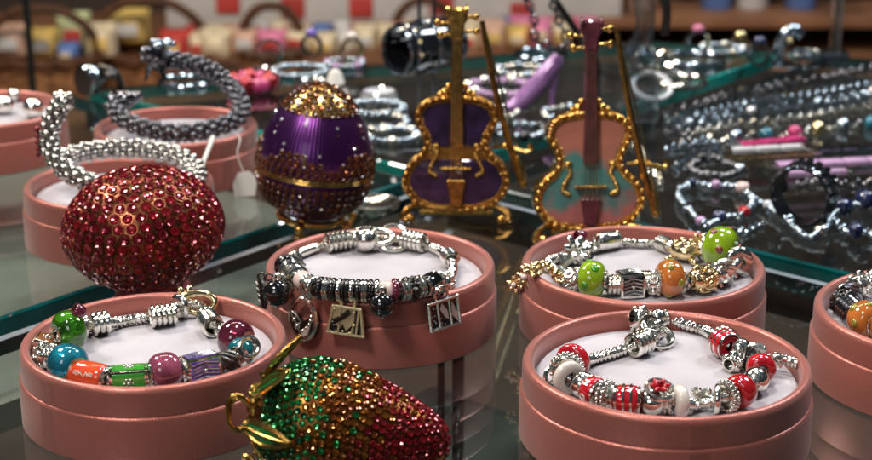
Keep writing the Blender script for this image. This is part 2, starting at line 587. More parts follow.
def pane(name, label, poly, gap=0.0075, wide=False, edge='edge'):
    a = sum(poly[i - 1].x * poly[i].y - poly[i].x * poly[i - 1].y for i in range(len(poly)))
    if a < 0:
        poly = list(reversed(poly))
    o1 = inset([tuple(p) for p in poly], gap)
    ch = 0.0055 if wide else 0.001
    cz = 0.0007 if wide else 0.001
    th = 0.0085
    top = inset(o1, ch)
    n = len(o1)
    g = MB()
    g.add([(x, y, 0) for x, y in top], [tuple(range(n))])
    g.add([(x, y, -th) for x, y in o1], [tuple(reversed(range(n)))])
    ob = g.build(name, 'glass', angle=0)
    tag(ob, label, 'glass pane', 'glass panes of the counter')
    e_ = MB()
    b_ = MB()
    for i in range(n):
        j = (i + 1) % n
        e_.add([(*o1[i], -th), (*o1[j], -th), (*o1[j], -cz), (*o1[i], -cz)], [(0, 1, 2, 3)])
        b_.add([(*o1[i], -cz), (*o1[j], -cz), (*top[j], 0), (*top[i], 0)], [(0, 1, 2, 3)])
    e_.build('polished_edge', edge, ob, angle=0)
    b_.build('edge_bevel', 'bevel' if wide else edge, ob, angle=0)  # front pane's bevel carries its bright reflection as pale colour
    return ob


far_left = meet(L1, E1)
lf = L1[0] - L1[1] * 0.25
mr_ = M1[0] + M1[1] * 0.75
ml_ = M1[0] - M1[1] * 0.55
corner = meet(E1, E2)
e1l = E1[0] - E1[1] * 0.25
e2r = E2[0] + E2[1] * 0.55
lr = meet(L1, E2)
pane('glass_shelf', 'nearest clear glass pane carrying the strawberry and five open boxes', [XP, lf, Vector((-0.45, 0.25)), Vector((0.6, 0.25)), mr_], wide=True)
mE = meet(M1, E1)
pane('glass_shelf', 'clear glass pane under the silver bangle box behind the red egg', [XP, lf, lf + Vector((-0.35, 0.25)), e1l, mE])
nr_ = Vector((L1[1].y, -L1[1].x)) * 0.013
pane('glass_shelf', 'glass pane over dark velvet carrying chains, enamel strips and bead bracelets', [XP + nr_, lr + nr_, e2r, mr_ + Vector((0.25, 0.1)), mr_])
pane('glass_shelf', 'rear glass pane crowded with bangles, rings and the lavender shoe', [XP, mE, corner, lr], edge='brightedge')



def board(name, poly, z, m):
    b = MB()
    n = len(poly)
    a = sum(poly[i - 1].x * poly[i].y - poly[i].x * poly[i - 1].y for i in range(n))
    if a < 0:
        poly = list(reversed(poly))
    b.prism(inset([tuple(p) for p in poly], 0.006), 0.012, T(0, 0, z - 0.012))
    return struct(name, b, m, angle=0)


board('lower_shelf', [XP, lf, Vector((-0.45, 0.25)), Vector((0.6, 0.25)), mr_], -0.11, 'frontbase')
board('lower_shelf', [XP, lf, lf + Vector((-0.35, 0.25)), e1l, mE], -0.035, 'base')
board('counter_board', [XP, lr, e2r, mr_ + Vector((0.25, 0.1)), mr_], -0.014, 'velvetboard')
board('counter_board', [XP, mE, corner, lr], -0.014, 'velvetboard')

b = MB(); b.add([(-3, 0.0, -0.34), (3, 0.0, -0.34), (3, 3.2, -0.34), (-3, 3.2, -0.34)], [(0, 1, 2, 3)])
struct('floor', b, 'floor')
b = MB(); b.add([(-3, 2.75, -0.34), (3, 2.75, -0.34), (3, 2.75, 1.5), (-3, 2.75, 1.5)], [(0, 1, 2, 3)])
struct('wall', b, 'wall')

# two slim uprights under the front pane
for k, (px, r_) in enumerate(((441, 0.0016), (458, 0.0026))):
    q = PY(px, 400, 0.63)
    b = MB(); b.lathe([(r_, -0.1005), (r_, -0.016)], 12)
    t_ = thing('shelf_upright', ('thinner' if k == 0 else 'thicker') + ' of two dark uprights seen through the glass by the strawberry tip', 'upright', (q.x, q.y, 0), group='uprights under the glass')
    b.build('post', 'post', t_)
    b = MB(); b.lathe([(0, -0.1095), (r_ * 2.5, -0.1095), (r_ * 2.5, -0.1015), (0, -0.1010)], 16); b.build('foot', 'post', t_)
    b = MB(); b.lathe([(0, -0.0092), (r_ * 2.2, -0.0092), (r_ * 2.2, -0.0155), (0, -0.0158)], 16); b.build('cap', 'post', t_)


# ================================================================== BOXES
PAD = 0.0205
RIM = 0.026
BOXES = {}


def pink_box(key, label, cx, cy, width, r=None):
    c = P(cx, cy, RIM)
    d = c.y * CP + (CAMH - RIM) * SP
    r = r or width * d / (2 * FPX)
    t = thing('round_box', label, 'box', (c.x, c.y, 0.0003), rz=random.uniform(0, 6), group='round pink jewellery boxes')
    wth = 0.0036
    bm_ = 'box%d' % (len(BOXES) % 3)
    seg = 96
    body = [(0, 0), (r - 0.0006, 0), (r, 0.0006), (r, 0.0154), (r - 0.0002, 0.0159), (r - 0.0007, 0.0163), (r - 0.0012, 0.0164), (r - 0.0012, 0.012)]
    b = MB(); b.lathe(body, seg); b.build('outer_wall', bm_, t)
    ro = r - 0.0008
    prof = [(ro, 0.0165), (ro, RIM - 0.0022)]
    for k in range(1, 9):
        a = PI * k / 8
        prof.append((ro - wth / 2 + wth / 2 * math.cos(a), RIM - 0.0022 + 0.0022 * math.sin(a)))
    prof += [(ro - wth, PAD - 0.003), (ro - wth, 0.003)]
    prof = [(r - 0.0016, 0.0164)] + prof
    b = MB(); b.lathe(prof, seg); b.build('rim', bm_, t)
    b = MB()                              # lapped end of the wrapping paper
    sa = -PI / 2 - t.rotation_euler.z + random.uniform(-1.1, 1.1)
    for (r0, z0, z1) in ((r, 0.0008, 0.0153), (ro, 0.0167, RIM - 0.0023)):
        vs, fs = [], []
        for k in range(7):
            a = sa + k * 0.022
            for zz in (z0, z1):
                vs.append(((r0 + 0.00016 * (1 - k / 6) + 0.00003) * math.cos(a), (r0 + 0.00016 * (1 - k / 6) + 0.00003) * math.sin(a), zz))
        for k in range(6):
            fs.append((2 * k, 2 * k + 2, 2 * k + 3, 2 * k + 1))
        vs += [((r0 - 0.0001) * math.cos(sa), (r0 - 0.0001) * math.sin(sa), z0), ((r0 - 0.0001) * math.cos(sa), (r0 - 0.0001) * math.sin(sa), z1)]
        fs.append((14, 0, 1, 15))
        b.add(vs, fs)
    b.build('paper_lap', bm_, t)
    ri = ro - wth
    b = MB()
    b.lathe([(0, PAD), (ri * 0.5, PAD), (ri * 0.9, PAD - 0.0002), (ri - 0.0012, PAD - 0.0006), (ri - 0.0002, PAD - 0.002)], seg)
    b.build('insert_pad', 'pad', t)
    BOXES[key] = (c.x, c.y, r, ri)
    return t


pink_box('A', 'round pink box holding the bracelet of turquoise, orange and green beads', 154, 337, 268)
pink_box('B', 'round pink box with black and silver charms hanging over its rim', 380.5, 262, 233)
pink_box('C', 'round pink box in front of the pink violin, with lime and orange beads', 643, 262, 246)
pink_box('D', 'round pink box holding the red and silver bead bracelet', 666, 360, 292)
pink_box('E', 'round pink box cut by the picture edge, holding dark silver and yellow beads', 950, 310, 270)
pink_box('F', 'round pink box behind the red egg with a bright silver bangle on it', 119, 182, 191)
pink_box('G', 'round pink box under the dark dragon-headed bangle', 176, 125, 165)
pink_box('H', 'round pink box with silver stud earrings lying on its pad', -18, 108, 166)


# ================================================================== BEADS
def ring_prof(Ro, hole, hw, round_=0.5, n=10):
    """closed profile of a barrel bead (r, axial)"""
    pr = []
    for k in range(n + 1):
        a = -PI / 2 + PI * k / n
        ca, sa = math.cos(a), math.sin(a)
        e = 2 * (1 - round_) + 0.35
        x = math.copysign(abs(sa) ** max(0.3, 1 - (1 - round_) * 0.75), sa)
        pr.append((hole + (Ro - hole) * (max(ca, 0) ** (0.25 + 0.75 * round_)), hw * x))
    pr.append((hole, hw * 0.9))
    pr.append((hole, -hw * 0.9))
    return pr


_cache = {}


def cached(key, fn):
    if key not in _cache:
        _cache[key] = fn()
    return _cache[key]


CH = 0.0017     # chain radius


def bead(kind, parent, X, **k):
    """adds one bead (a part) with its own pieces under parent"""
    Ro, hw = k.get('R', 0.005), k.get('w', 0.004)
    m = k.get('m', 'silver')
    key = (kind, Ro, hw, m, k.get('m2'), k.get('dots'))

    def made():
        out = []
        if kind == 'glass':
            b = MB(); b.lathe(ring_prof(Ro, 0.0026, hw, 0.85, 14), 36, ALONGX, True)
            out.append(('glass_bead', b.mesh('glass_bead', m)))
            b = MB()
            for s_ in (-1, 1):
                b.lathe([(0.0017, hw * 0.3 * s_), (0.0024, hw * 0.9 * s_), (0.0036, (hw + 0.0001) * s_), (0.0037, (hw + 0.0006) * s_), (0.0026, (hw + 0.0008) * s_), (0.0018, (hw + 0.0003) * s_)], 24, ALONGX)
            out.append(('core', b.mesh('core', 'silver')))
            if k.get('dots'):
                b = MB()
                nd, dm = k['dots']
                for i in range(nd):
                    a = 2 * PI * i / nd
                    xx = (0.3 if i % 2 else -0.3) * hw
                    rr = Ro - 0.00055
                    b.sphere(0.0016, T(xx, rr * math.cos(a), rr * math.sin(a)) @ RX(a) @ SC(1, 0.6, 1), 12, 8)
                out.append(('dots', b.mesh('dots', dm)))
        elif kind == 'ball':
            b = MB(); b.sphere(Ro, ALONGX, 28, 16)
            for s_ in (-1, 1):
                b.torus(0.0021, 0.0005, T(s_ * Ro * 0.93, 0, 0) @ ALONGX, 20, 6)
            out.append(('ball_bead', b.mesh('ball_bead', m)))
        elif kind == 'stack':                # ring stack
            b = MB()
            n = k.get('n', 3)
            for i in range(n):
                x = hw * (2 * (i + 0.5) / n - 1)
                b.torus(Ro - hw / n * 0.9, hw / n * 0.95, T(x, 0, 0) @ ALONGX, 24, 8)
            b.lathe([(Ro - hw / n * 1.2, -hw), (Ro - hw / n * 1.2, hw)], 20, ALONGX)
            out.append(('spacer', b.mesh('spacer', m)))
        elif kind == 'ring':
            b = MB(); b.lathe(ring_prof(Ro, max(CH, Ro * 0.45), hw, 0.7, 10), 32, ALONGX, True)
            out.append(('ring_bead', b.mesh('ring_bead', m)))
        elif kind == 'studs':                # ring set with tiny balls / crystals
            b = MB(); b.lathe(ring_prof(Ro * 0.86, CH, hw, 0.3, 10), 28, ALONGX, True)
            n = int(2 * PI * Ro / 0.00165)
            for row in ((-0.45, 0.45) if hw > 0.0012 else (0,)):
                for i in range(n):
                    a = 2 * PI * (i + (0.5 if row > 0 else 0)) / n
                    b.sphere(0.0007, T(row * hw * 1.1, Ro * 0.88 * math.cos(a), Ro * 0.88 * math.sin(a)), 8, 6)
            out.append(('studded_ring', b.mesh('studded_ring', m)))
            if k.get('m2'):
                b = MB(); b.lathe([(Ro * 0.87, -hw * 0.35), (Ro * 0.875, hw * 0.35)], 28, ALONGX)
                out.append(('dark_band', b.mesh('dark_band', k['m2'])))
        elif kind == 'stripe':               # enamel drum with metal hoops
            b = MB(); b.lathe(ring_prof(Ro, CH, hw, 0.28, 12), 32, ALONGX, True)
            out.append(('enamel_drum', b.mesh('enamel_drum', m)))
            b = MB()
            for x in ((-0.95, -0.3, 0.3, 0.95) if hw > 0.003 else (-0.95, 0, 0.95)):
                b.torus(Ro - (0.0006 if abs(x) > 0.9 else 0.0), 0.00042, T(x * hw, 0, 0) @ ALONGX, 32, 6)
            out.append(('hoop', b.mesh('hoop', 'silver')))
        elif kind == 'drum':                 # plain enamel barrel with silver ends
            b = MB(); b.lathe(ring_prof(Ro, CH, hw, 0.3, 12), 32, ALONGX, True)
            out.append(('enamel_drum', b.mesh('enamel_drum', m)))
            b = MB()
            for s_ in (-1, 1):
                b.torus(Ro * 0.8, 0.0006, T(s_ * hw, 0, 0) @ ALONGX, 24, 6)
                b.lathe([(CH, hw * 1.02 * s_), (Ro * 0.8, hw * 1.02 * s_)], 24, ALONGX)
            out.append(('end_ring', b.mesh('end_ring', 'silver')))
            if k.get('script'):
                b = MB()
                for row, z0 in enumerate((0.35, -0.55)):
                    pts = []
                    for i in range(40):
                        x = -hw * 0.62 + i / 39 * hw * 1.1 + 0.00025 * math.sin(i * 1.9)
                        a = z0 + 0.13 * math.sin(i * 1.15 + row) + 0.06 * math.sin(i * 2.7)
                        pts.append(Vector((x, -(Ro + 0.00005) * math.cos(a), (Ro + 0.00005) * math.sin(a))))
                    b.tube(pts[:18], 0.00017, 5)
                    b.tube(pts[21:], 0.00017, 5)
                out.append(('script', b.mesh('script', 'white')))
            if k.get('letters'):
                b = MB()
                n = 6
                for i in range(n):
                    a = 2 * PI * i / n
                    Y = RX(a) @ T(0, 0, Ro + 0.00003)
                    if i % 2 == 0:
                        b.torus(0.00085, 0.00026, Y @ SC(1.15, 1, 0.8), 20, 6)
                    else:
                        for s_ in (-1, 1):
                            b.box(0.0019, 0.00045, 0.0003, Y @ T(0, s_ * 0.00065, 0))
                        b.box(0.0004, 0.0013, 0.0003, Y @ T(0, 0, 0.00004))
                out.append(('lettering', b.mesh('lettering', 'white')))
        elif kind == 'square':               # square enamel bead in silver frame
            h = Ro
            b = MB(); b.box(hw * 2, h * 2, h * 2, None, 0.0007)
            out.append(('square_bead', b.mesh('square_bead', 'silver')))
            b = MB()
            for i in range(4):
                b.box(hw * 1.62, h * 1.55, 0.0004, RX(PI / 2 * i) @ T(0, 0, h + 0.00005), 0.00012)
            out.append(('enamel_face', b.mesh('enamel_face', m)))
            b = MB()
            for i in range(4):
                Y = RX(PI / 2 * i) @ T(0, 0, h + 0.0003)
                b.sphere(0.0007, Y, 10, 6)
                if k.get('m2') == 'lines':
                    for q in range(-2, 3):
                        b.tube([(-hw * 0.75, (q + .3) * h * 0.3, h + .0003), (0, (q - .4) * h * 0.3, h + .0004), (hw * 0.75, (q + .4) * h * 0.3, h + .0003)], 0.00022, 5, X=RX(PI / 2 * i))
                else:
                    for q in range(6):
                        b.sphere(0.00045, Y @ T(0.0013 * math.cos(q * PI / 3), 0.0013 * math.sin(q * PI / 3), 0), 8, 5)
            out.append(('ornament', b.mesh('ornament', 'silver' if k.get('m2') != 'black' else 'black')))
        elif kind == 'ornate':               # openwork lumps
            rnd = random.Random(hash(key) % 997 if False else int(Ro * 1e5 + hw * 3e5))
            b = MB(); b.lathe(ring_prof(Ro * 0.82, CH, hw, 0.5, 10), 24, ALONGX, True)
            for i in range(5):
                a = 2 * PI * i / 5
                Y = RX(a)
                b.torus(hw * 0.42, 0.0005, Y @ T(0, 0, Ro * 0.86), 16, 6)
                b.sphere(0.0011, Y @ T(0, 0, Ro * 0.9), 10, 7)
                for s_ in (-1, 1):
                    b.sphere(0.0009, RX(a + 0.6) @ T(s_ * hw * 0.55, 0, Ro * 0.82), 10, 7)
            out.append(('ornate_bead', b.mesh('ornate_bead', m)))
        elif kind == 'ridged':
            b = MB()
            b.lathe(ring_prof(Ro * 0.85, CH, hw, 0.5, 10), 24, ALONGX, True)
            for i in range(9):
                a0 = 2 * PI * i / 9
                b.tube([(hw * t_, Ro * 0.88 * math.cos(a0 + t_ * 0.9), Ro * 0.88 * math.sin(a0 + t_ * 0.9)) for t_ in (-0.8, -0.4, 0, 0.4, 0.8)], 0.0007, 6)
            out.append(('ridged_bead', b.mesh('ridged_bead', m)))
        elif kind == 'turtle':
            b = MB()
            b.sphere(1, SC(0.006, 0.005, 0.0038), 20, 12)
            b.sphere(0.0024, T(0.0072, 0, 0.0012), 14, 10)
            for sx in (-1, 1):
                for sy in (-1, 1):
                    b.sphere(1, T(sx * 0.0045, sy * 0.0042, -0.0018) @ RZ(sx * sy * 0.7) @ SC(0.0026, 0.0013, 0.0012), 12, 8)
            b.tube([(-0.0055, 0, -0.001), (-0.0078, 0, -0.0005)], [0.0012, 0.0003], 8)
            for i in range(7):
                a = 2 * PI * i / 6
                q = Vector((0, 0, 0.0036)) if i == 6 else Vector((0.0036 * math.cos(a), 0.003 * math.sin(a), 0.0027))
                b.sphere(0.0012, T(q), 10, 6)
            out.append(('turtle_bead', b.mesh('turtle_bead', m)))
        elif kind == 'flower':
            b = MB()
            for i in range(6):
                a = 2 * PI * i / 6
                b.sphere(1, RZ(a) @ T(Ro * 0.55, 0, 0) @ RY(-0.35) @ SC(Ro * 0.5, Ro * 0.28, 0.0009), 12, 8)
            b.sphere(Ro * 0.28, T(0, 0, 0.0009), 12, 8)
            b.torus(Ro * 0.5, 0.0004, T(0, 0, -0.0005), 20, 6)
            out.append(('flower_charm', b.mesh('flower_charm', m)))
            if k.get('m2'):
                b = MB(); b.sphere(Ro * 0.3, T(0, 0, 0.0012), 12, 8)
                out.append(('stone', b.mesh('stone', k['m2'])))
        elif kind == 'heart':
            pts = []
            for i in range(28):
                a = 2 * PI * i / 28
                pts.append((Ro / 17 * 16 * math.sin(a) ** 3, Ro / 17 * (13 * math.cos(a) - 5 * math.cos(2 * a) - 2 * math.cos(3 * a) - math.cos(4 * a))))
            b = MB(); b.prism(list(reversed(pts)), hw, T(0, 0, -hw / 2), hw * 0.35)
            out.append(('heart_charm', b.mesh('heart_charm', m)))
        elif kind == 'clasp':                # lobster claw with ring
            b = MB()
            pts = spline([(-0.007, 0, 0.0004), (-0.003, 0.0032, 0.0004), (0.003, 0.0036, 0), (0.0066, 0.001, 0), (0.005, -0.0024, 0), (0.001, -0.0034, 0), (-0.004, -0.002, 0)], 6)
            b.tube(pts, [0.0017 - 0.0008 * i / len(pts) for i in range(len(pts))], 10)
            b.sphere(0.0026, T(-0.0066, 0, 0.0006), 16, 10)
            b.sphere(0.001, T(-0.003, -0.003, 0.0006), 10, 6)
            out.append(('clasp', b.mesh('clasp', m)))
        elif kind == 'link':
            b = MB(); b.torus(Ro, 0.0008, None, 28, 8)
            out.append(('clasp_ring', b.mesh('clasp_ring', m)))
        elif kind == 'coil':
            pts = []
            for i in range(90):
                a = i * 0.5
                pts.append((hw * (2 * i / 89 - 1), Ro * 0.8 * math.cos(a), Ro * 0.8 * math.sin(a)))
            b = MB(); b.tube(pts, 0.00065, 6)
            b.lathe([(Ro * 0.6, -hw), (Ro * 0.6, hw)], 16, ALONGX)
            out.append(('coil_bead', b.mesh('coil_bead', m)))
        return out

    parts = cached(key + (k.get('n'), k.get('script'), k.get('letters')), made)
    main = link(parts[0][0], parts[0][1], parent, X)
    for nm, me in parts[1:]:
        link(nm, me, main)
    return main


def bracelet(label, items, padz, origin, closed=True, chain='silver', chr_=CH, group=None, cat='bracelet'):
    """items: (px, py, kind or None, dict) in order along the string"""
    root = thing('charm_bracelet', label, cat, origin, group='bead bracelets in pink boxes')
    O = Vector(origin)
    pts = []
    for it in items:
        k = it[3] if len(it) > 3 else {}
        r_ = k.get('R', 0.0) if it[2] else chr_ + 0.0003
        z = k['z'] if 'z' in k else padz + r_ + k.get('dz', 0.0)
        pts.append(P(it[0], it[1], z) - O)
    path = spline(pts, 10, closed)
    path = resample(path, 0.00036, closed)
    rad = [chr_ * (1 + 0.20 * math.sin(2 * PI * i * 0.00036 / 0.0017)) for i in range(len(path))]
    b = MB()
    b.tube(path, rad, 10, closed)
    b.build('snake_chain', chain, root, angle=60)
    n = len(pts)
    for i, it in enumerate(items):
        if not it[2]:
            continue
        k = it[3] if len(it) > 3 else {}
        a = pts[(i - 1) % n] if (closed or i) else pts[i]
        c = pts[(i + 1) % n] if (closed or i < n - 1) else pts[i]
        t = (c - a).normalized()
        yaw = math.atan2(t.y, t.x) + R(k.get('yaw', 0))
        X = T(pts[i]) @ RZ(yaw) @ RY(R(k.get('tilt', 0))) @ RX(R(k.get('roll', random.uniform(0, 360))))
        bead(it[2], root, X, **k)
    return root


def loose(root, origin, px, py, z, kind, rot=(0, 0, 0), **k):
    p = P(px, py, z) - Vector(origin)
    return bead(kind, root, T(p) @ RZ(R(rot[2])) @ RY(R(rot[1])) @ RX(R(rot[0])), **k)


def org(key, dz=0.0):
    x, y, r_, ri = BOXES[key]
    return (x, y, PAD + dz)


PZ = PAD + 0.0004
# ---- box A
oA = org('A')
A = bracelet('bracelet of turquoise, orange, green and mauve beads in the front pink box', [
    (100, 323, 'stack', dict(R=0.0042, w=0.003, n=3)), (118, 322, None), (136, 319, None), (150, 317, None),
    (163, 315, 'stack', dict(R=0.004, w=0.0045, n=5)), (180, 306, 'ring', dict(R=0.0045, w=0.0016)),
    (196, 304, 'clasp', dict(R=0.0042, roll=60, m='palegold')), (208, 312, None), (210, 322, 'coil', dict(R=0.0042, w=0.005)),
    (222, 331, None), (236, 339, 'glass', dict(R=0.0066, w=0.0046, m='plum', yaw=35)),
    (241, 352, 'glass', dict(R=0.0048, w=0.0034, m='teal')), (226, 363, 'ridged', dict(R=0.0040, w=0.0034, m='oxid')),
    (201, 367, 'square', dict(R=0.0040, w=0.0058, m='violet', m2='lines', roll=8)), (183, 373, 'stack', dict(R=0.0036, w=0.0018, n=2)),
    (165, 371, 'glass', dict(R=0.0060, w=0.0048, m='mauve')), (150, 379, 'stack', dict(R=0.0036, w=0.0018, n=2)),
    (129, 379, 'square', dict(R=0.0038, w=0.0062, m='greenen', roll=4)), (112, 382, 'stack', dict(R=0.0034, w=0.0015, n=2)),
    (90, 376, 'drum', dict(R=0.0047, w=0.0065, m='orange', script=True, roll=180)), (68, 364, 'glass', dict(R=0.0066, w=0.0052, m='turq')),
    (46, 355, 'ornate', dict(R=0.0042, w=0.0035)), (44, 346, 'square', dict(R=0.0032, w=0.0036, m='brownst', roll=20)),
    (57, 338, 'ring', dict(R=0.0040, w=0.0012)),
    (69, 331, 'glass', dict(R=0.0071, w=0.0046, m='greenglass', yaw=-25)), (86, 325, 'stack', dict(R=0.003, w=0.0016, n=2)),
], PZ, oA)
loose(A, oA, 249, 347, PZ + 0.011, 'link', (70, 20, 10), R=0.0030)
loose(A, oA, 254, 342, PZ + 0.011, 'link', (20, 60, 40), R=0.0022)
loose(A, oA, 186, 297, PZ + 0.004, 'flower', (50, 0, 20), R=0.0045, m='palegold')
loose(A, oA, 78, 312, PZ + 0.0135, 'ring', (0, 40, 20), R=0.0028, w=0.002, m='plum')

# ---- box D
oD = org('D')
D = bracelet('bracelet of red enamel, white and shiny silver beads on a snake chain', [
    (652, 329, 'clasp', dict(R=0.0032, roll=40)), (668, 320, None), (690, 326, None), (708, 332, None),
    (725, 343, 'stripe', dict(R=0.0049, w=0.0036, m='red')), (740, 349, 'ball', dict(R=0.0038)), (750, 359, 'ridged', dict(R=0.0034, w=0.003, m='oxid')),
    (761, 368, 'ring', dict(R=0.0048, w=0.0028, m='red')), (756, 380, 'ball', dict(R=0.0042)), (740, 391, 'ring', dict(R=0.0053, w=0.0032, m='redglass')),
    (727, 396, 'studs', dict(R=0.0051, w=0.0014, m2='oxid')), (717, 399, 'ring', dict(R=0.0047, w=0.0012)), (704, 404, None), (694, 405, None),
    (680, 401, 'ring', dict(R=0.0050, w=0.0021, m='white')), (667, 401, 'studs', dict(R=0.0040, w=0.0016)), (652, 402, 'ball', dict(R=0.0044)),
    (640, 402, 'stack', dict(R=0.0034, w=0.0014, n=2)), (627, 400, 'stripe', dict(R=0.0047, w=0.0038, m='red')), (614, 398, 'stack', dict(R=0.0042, w=0.0012, n=2)),
    (606, 395, 'studs', dict(R=0.0048, w=0.0016, m2='oxid')), (594, 391, 'drum', dict(R=0.0046, w=0.0026, m='red', letters=True, roll=20)),
    (582, 384, 'ball', dict(R=0.0042)), (569, 378, 'ring', dict(R=0.0056, w=0.0018, m='white')), (567, 369, 'studs', dict(R=0.0057, w=0.0016, m2='oxid')),
    (573, 361, 'ring', dict(R=0.0058, w=0.0020, m='red')), (592, 359, None), (610, 354, None), (626, 349, None),
    (640, 343, 'stack', dict(R=0.0042, w=0.0040, n=4)), (652, 336, 'ring', dict(R=0.0028, w=0.0014)),
], PZ, oD)
loose(D, oD, 657, 336, PZ + 0.003, 'link', (20, 10, 0), R=0.0055)
loose(D, oD, 640, 319, PZ + 0.004, 'ornate', (0, 20, 30), R=0.0044, w=0.0036)
loose(D, oD, 658, 317, PZ + 0.004, 'ball', (0, 0, 20), R=0.0030)
loose(D, oD, 662, 342, PZ + 0.002, 'link', (60, 0, 30), R=0.0030)
loose(D, oD, 660, 386, PZ + 0.0102, 'flower', (15, 0, 0), R=0.0032, m='red', m2='ruby2')
loose(D, oD, 660, 390, PZ + 0.0085, 'link', (20, 10, 0), R=0.0042)
loose(D, oD, 702, 395, PZ + 0.003, 'heart', (60, 10, 10), R=0.0036, w=0.0022)
loose(D, oD, 733, 362, PZ + 0.003, 'ornate', (0, 0, 50), R=0.0032, w=0.003)
loose(D, oD, 752, 352, PZ + 0.003, 'ridged', (0, 0, 20), R=0.0026, w=0.0045)
loose(D, oD, 772, 359, PZ + 0.004, 'heart', (30, 20, 70), R=0.0040, w=0.0018)
loose(D, oD, 786, 360, PZ + 0.004, 'coil', (0, 10, -20), R=0.0016, w=0.004)
loose(D, oD, 553, 377, PZ + 0.005, 'link', (70, 0, 30), R=0.0028)
loose(D, oD, 558, 384, PZ + 0.002, 'heart', (50, 0, 30), R=0.0028, w=0.0018)

# ---- box C
oC = org('C')
C = bracelet('bracelet of lime and orange beads with gold turtle, by the pink violin', [
    (607, 241, 'drum', dict(R=0.0038, w=0.0048, m='silver')), (624, 242, None), (640, 243, None), (654, 243, None),
    (664, 244, 'stack', dict(R=0.0032, w=0.0030, n=4)), (685, 250, 'turtle', dict(R=0.0045, m='palegold', roll=15, yaw=10)),
    (704, 250, 'ring', dict(R=0.0044, w=0.0015)), (721, 248, 'glass', dict(R=0.0084, w=0.0062, m='lime', dots=(7, 'browndot'), roll=12, yaw=30)),
    (738, 261, 'ring', dict(R=0.0058, w=0.0020, m='silver', yaw=15)), (722, 273, 'ridged', dict(R=0.0046, w=0.0048)),
    (703, 279, 'ornate', dict(R=0.0052, w=0.0055, m='palegold')), (688, 282, 'stack', dict(R=0.0036, w=0.0016, n=2)),
    (670, 278, 'glass', dict(R=0.0068, w=0.0045, m='amberglass', dots=(6, 'olivedot'))), (655, 283, 'ornate', dict(R=0.0046, w=0.003)),
    (646, 282, 'stack', dict(R=0.0044, w=0.0016, n=3)), (630, 284, 'square', dict(R=0.0044, w=0.0046, m='black', m2='lines', roll=5)),
    (613, 285, 'stack', dict(R=0.0040, w=0.0025, n=3)), (592, 279, 'glass', dict(R=0.0068, w=0.0048, m='lime', dots=(6, 'limedot'))),
    (574, 280, 'ornate', dict(R=0.0046, w=0.0035)), (562, 277, 'stack', dict(R=0.0036, w=0.0022, n=3)), (551, 268, None), (549, 262, None),
    (560, 257, None), (574, 254, 'ornate', dict(R=0.0040, w=0.0035)), (590, 246, 'link', dict(R=0.003)),
], PZ, oC)
loose(C, oC, 577, 248, PZ + 0.007, 'flower', (40, 10, 20), R=0.0058, m='silver')
loose(C, oC, 588, 257, PZ + 0.003, 'heart', (50, 10, 30), R=0.0036, w=0.002)
loose(C, oC, 566, 259, PZ + 0.003, 'heart', (50, -10, -30), R=0.0036, w=0.002)
loose(C, oC, 700, 243, PZ + 0.005, 'flower', (70, 0, 0), R=0.0042, m='palegold')
loose(C, oC, 580, 237, PZ + 0.006, 'ring', (0, 20, 20), R=0.003, w=0.0022, m='plum')
# gold chain of that bracelet spilling over the rim
g = MB()
pp = [P(560, 278, 0.0265), P(551, 270, 0.0285), P(540, 266, 0.0292), P(530, 271, 0.0285)]
pp = [p - Vector(oC) for p in resample(spline(pp, 8), 0.0022)]
for i, p in enumerate(pp):
    g.torus(0.0018, 0.0006, T(p) @ RZ(i * 0.9) @ RX(PI / 2 * (i % 2) + 0.5), 14, 6)
    g.sphere(0.0012, T(p + Vector((0, 0, 0.0012))), 8, 6)
gc = g.build('gold_chain', 'palegold', C)
loose(C, oC, 526, 277, 0.0235, 'flower', (80, 0, -40), R=0.0044, m='palegold', m2='pearl')
loose(C, oC, 515, 285, 0.0185, 'flower', (75, 10, -30), R=0.0036, m='palegold', m2='pearl')
loose(C, oC, 521, 288, 0.0170, 'ring', (0, 60, 0), R=0.0026, w=0.0016, m='plum')
loose(C, oC, 533, 270, 0.0285, 'flower', (20, 20, -30), R=0.0040, m='palegold')

# ---- box E
oE = org('E')
E = bracelet('bracelet of dark silver and yellow beads in the box cut by the picture edge', [
    (848, 296, 'ridged', dict(R=0.0046, w=0.0045, m='steel')), (860, 285, 'ornate', dict(R=0.0050, w=0.004)), (876, 279, 'ball', dict(R=0.0044)),
    (905, 277, None), (940, 277, None), (975, 286, None), (985, 300, 'glass', dict(R=0.006, w=0.0045, m='plum')),
    (965, 320, None), (930, 328, None), (905, 328, 'ball', dict(R=0.0045)), (884, 325, 'glass', dict(R=0.006, w=0.0045, m='amberglass')),
    (866, 319, 'glass', dict(R=0.0064, w=0.0050, m='amberglass', dots=(8, 'olivedot'))), (851, 311, 'stack', dict(R=0.0046, w=0.0045, n=4, m='steel')),
    (842, 303, 'ornate', dict(R=0.0042, w=0.0035, m='oxid')),
], PZ, oE)

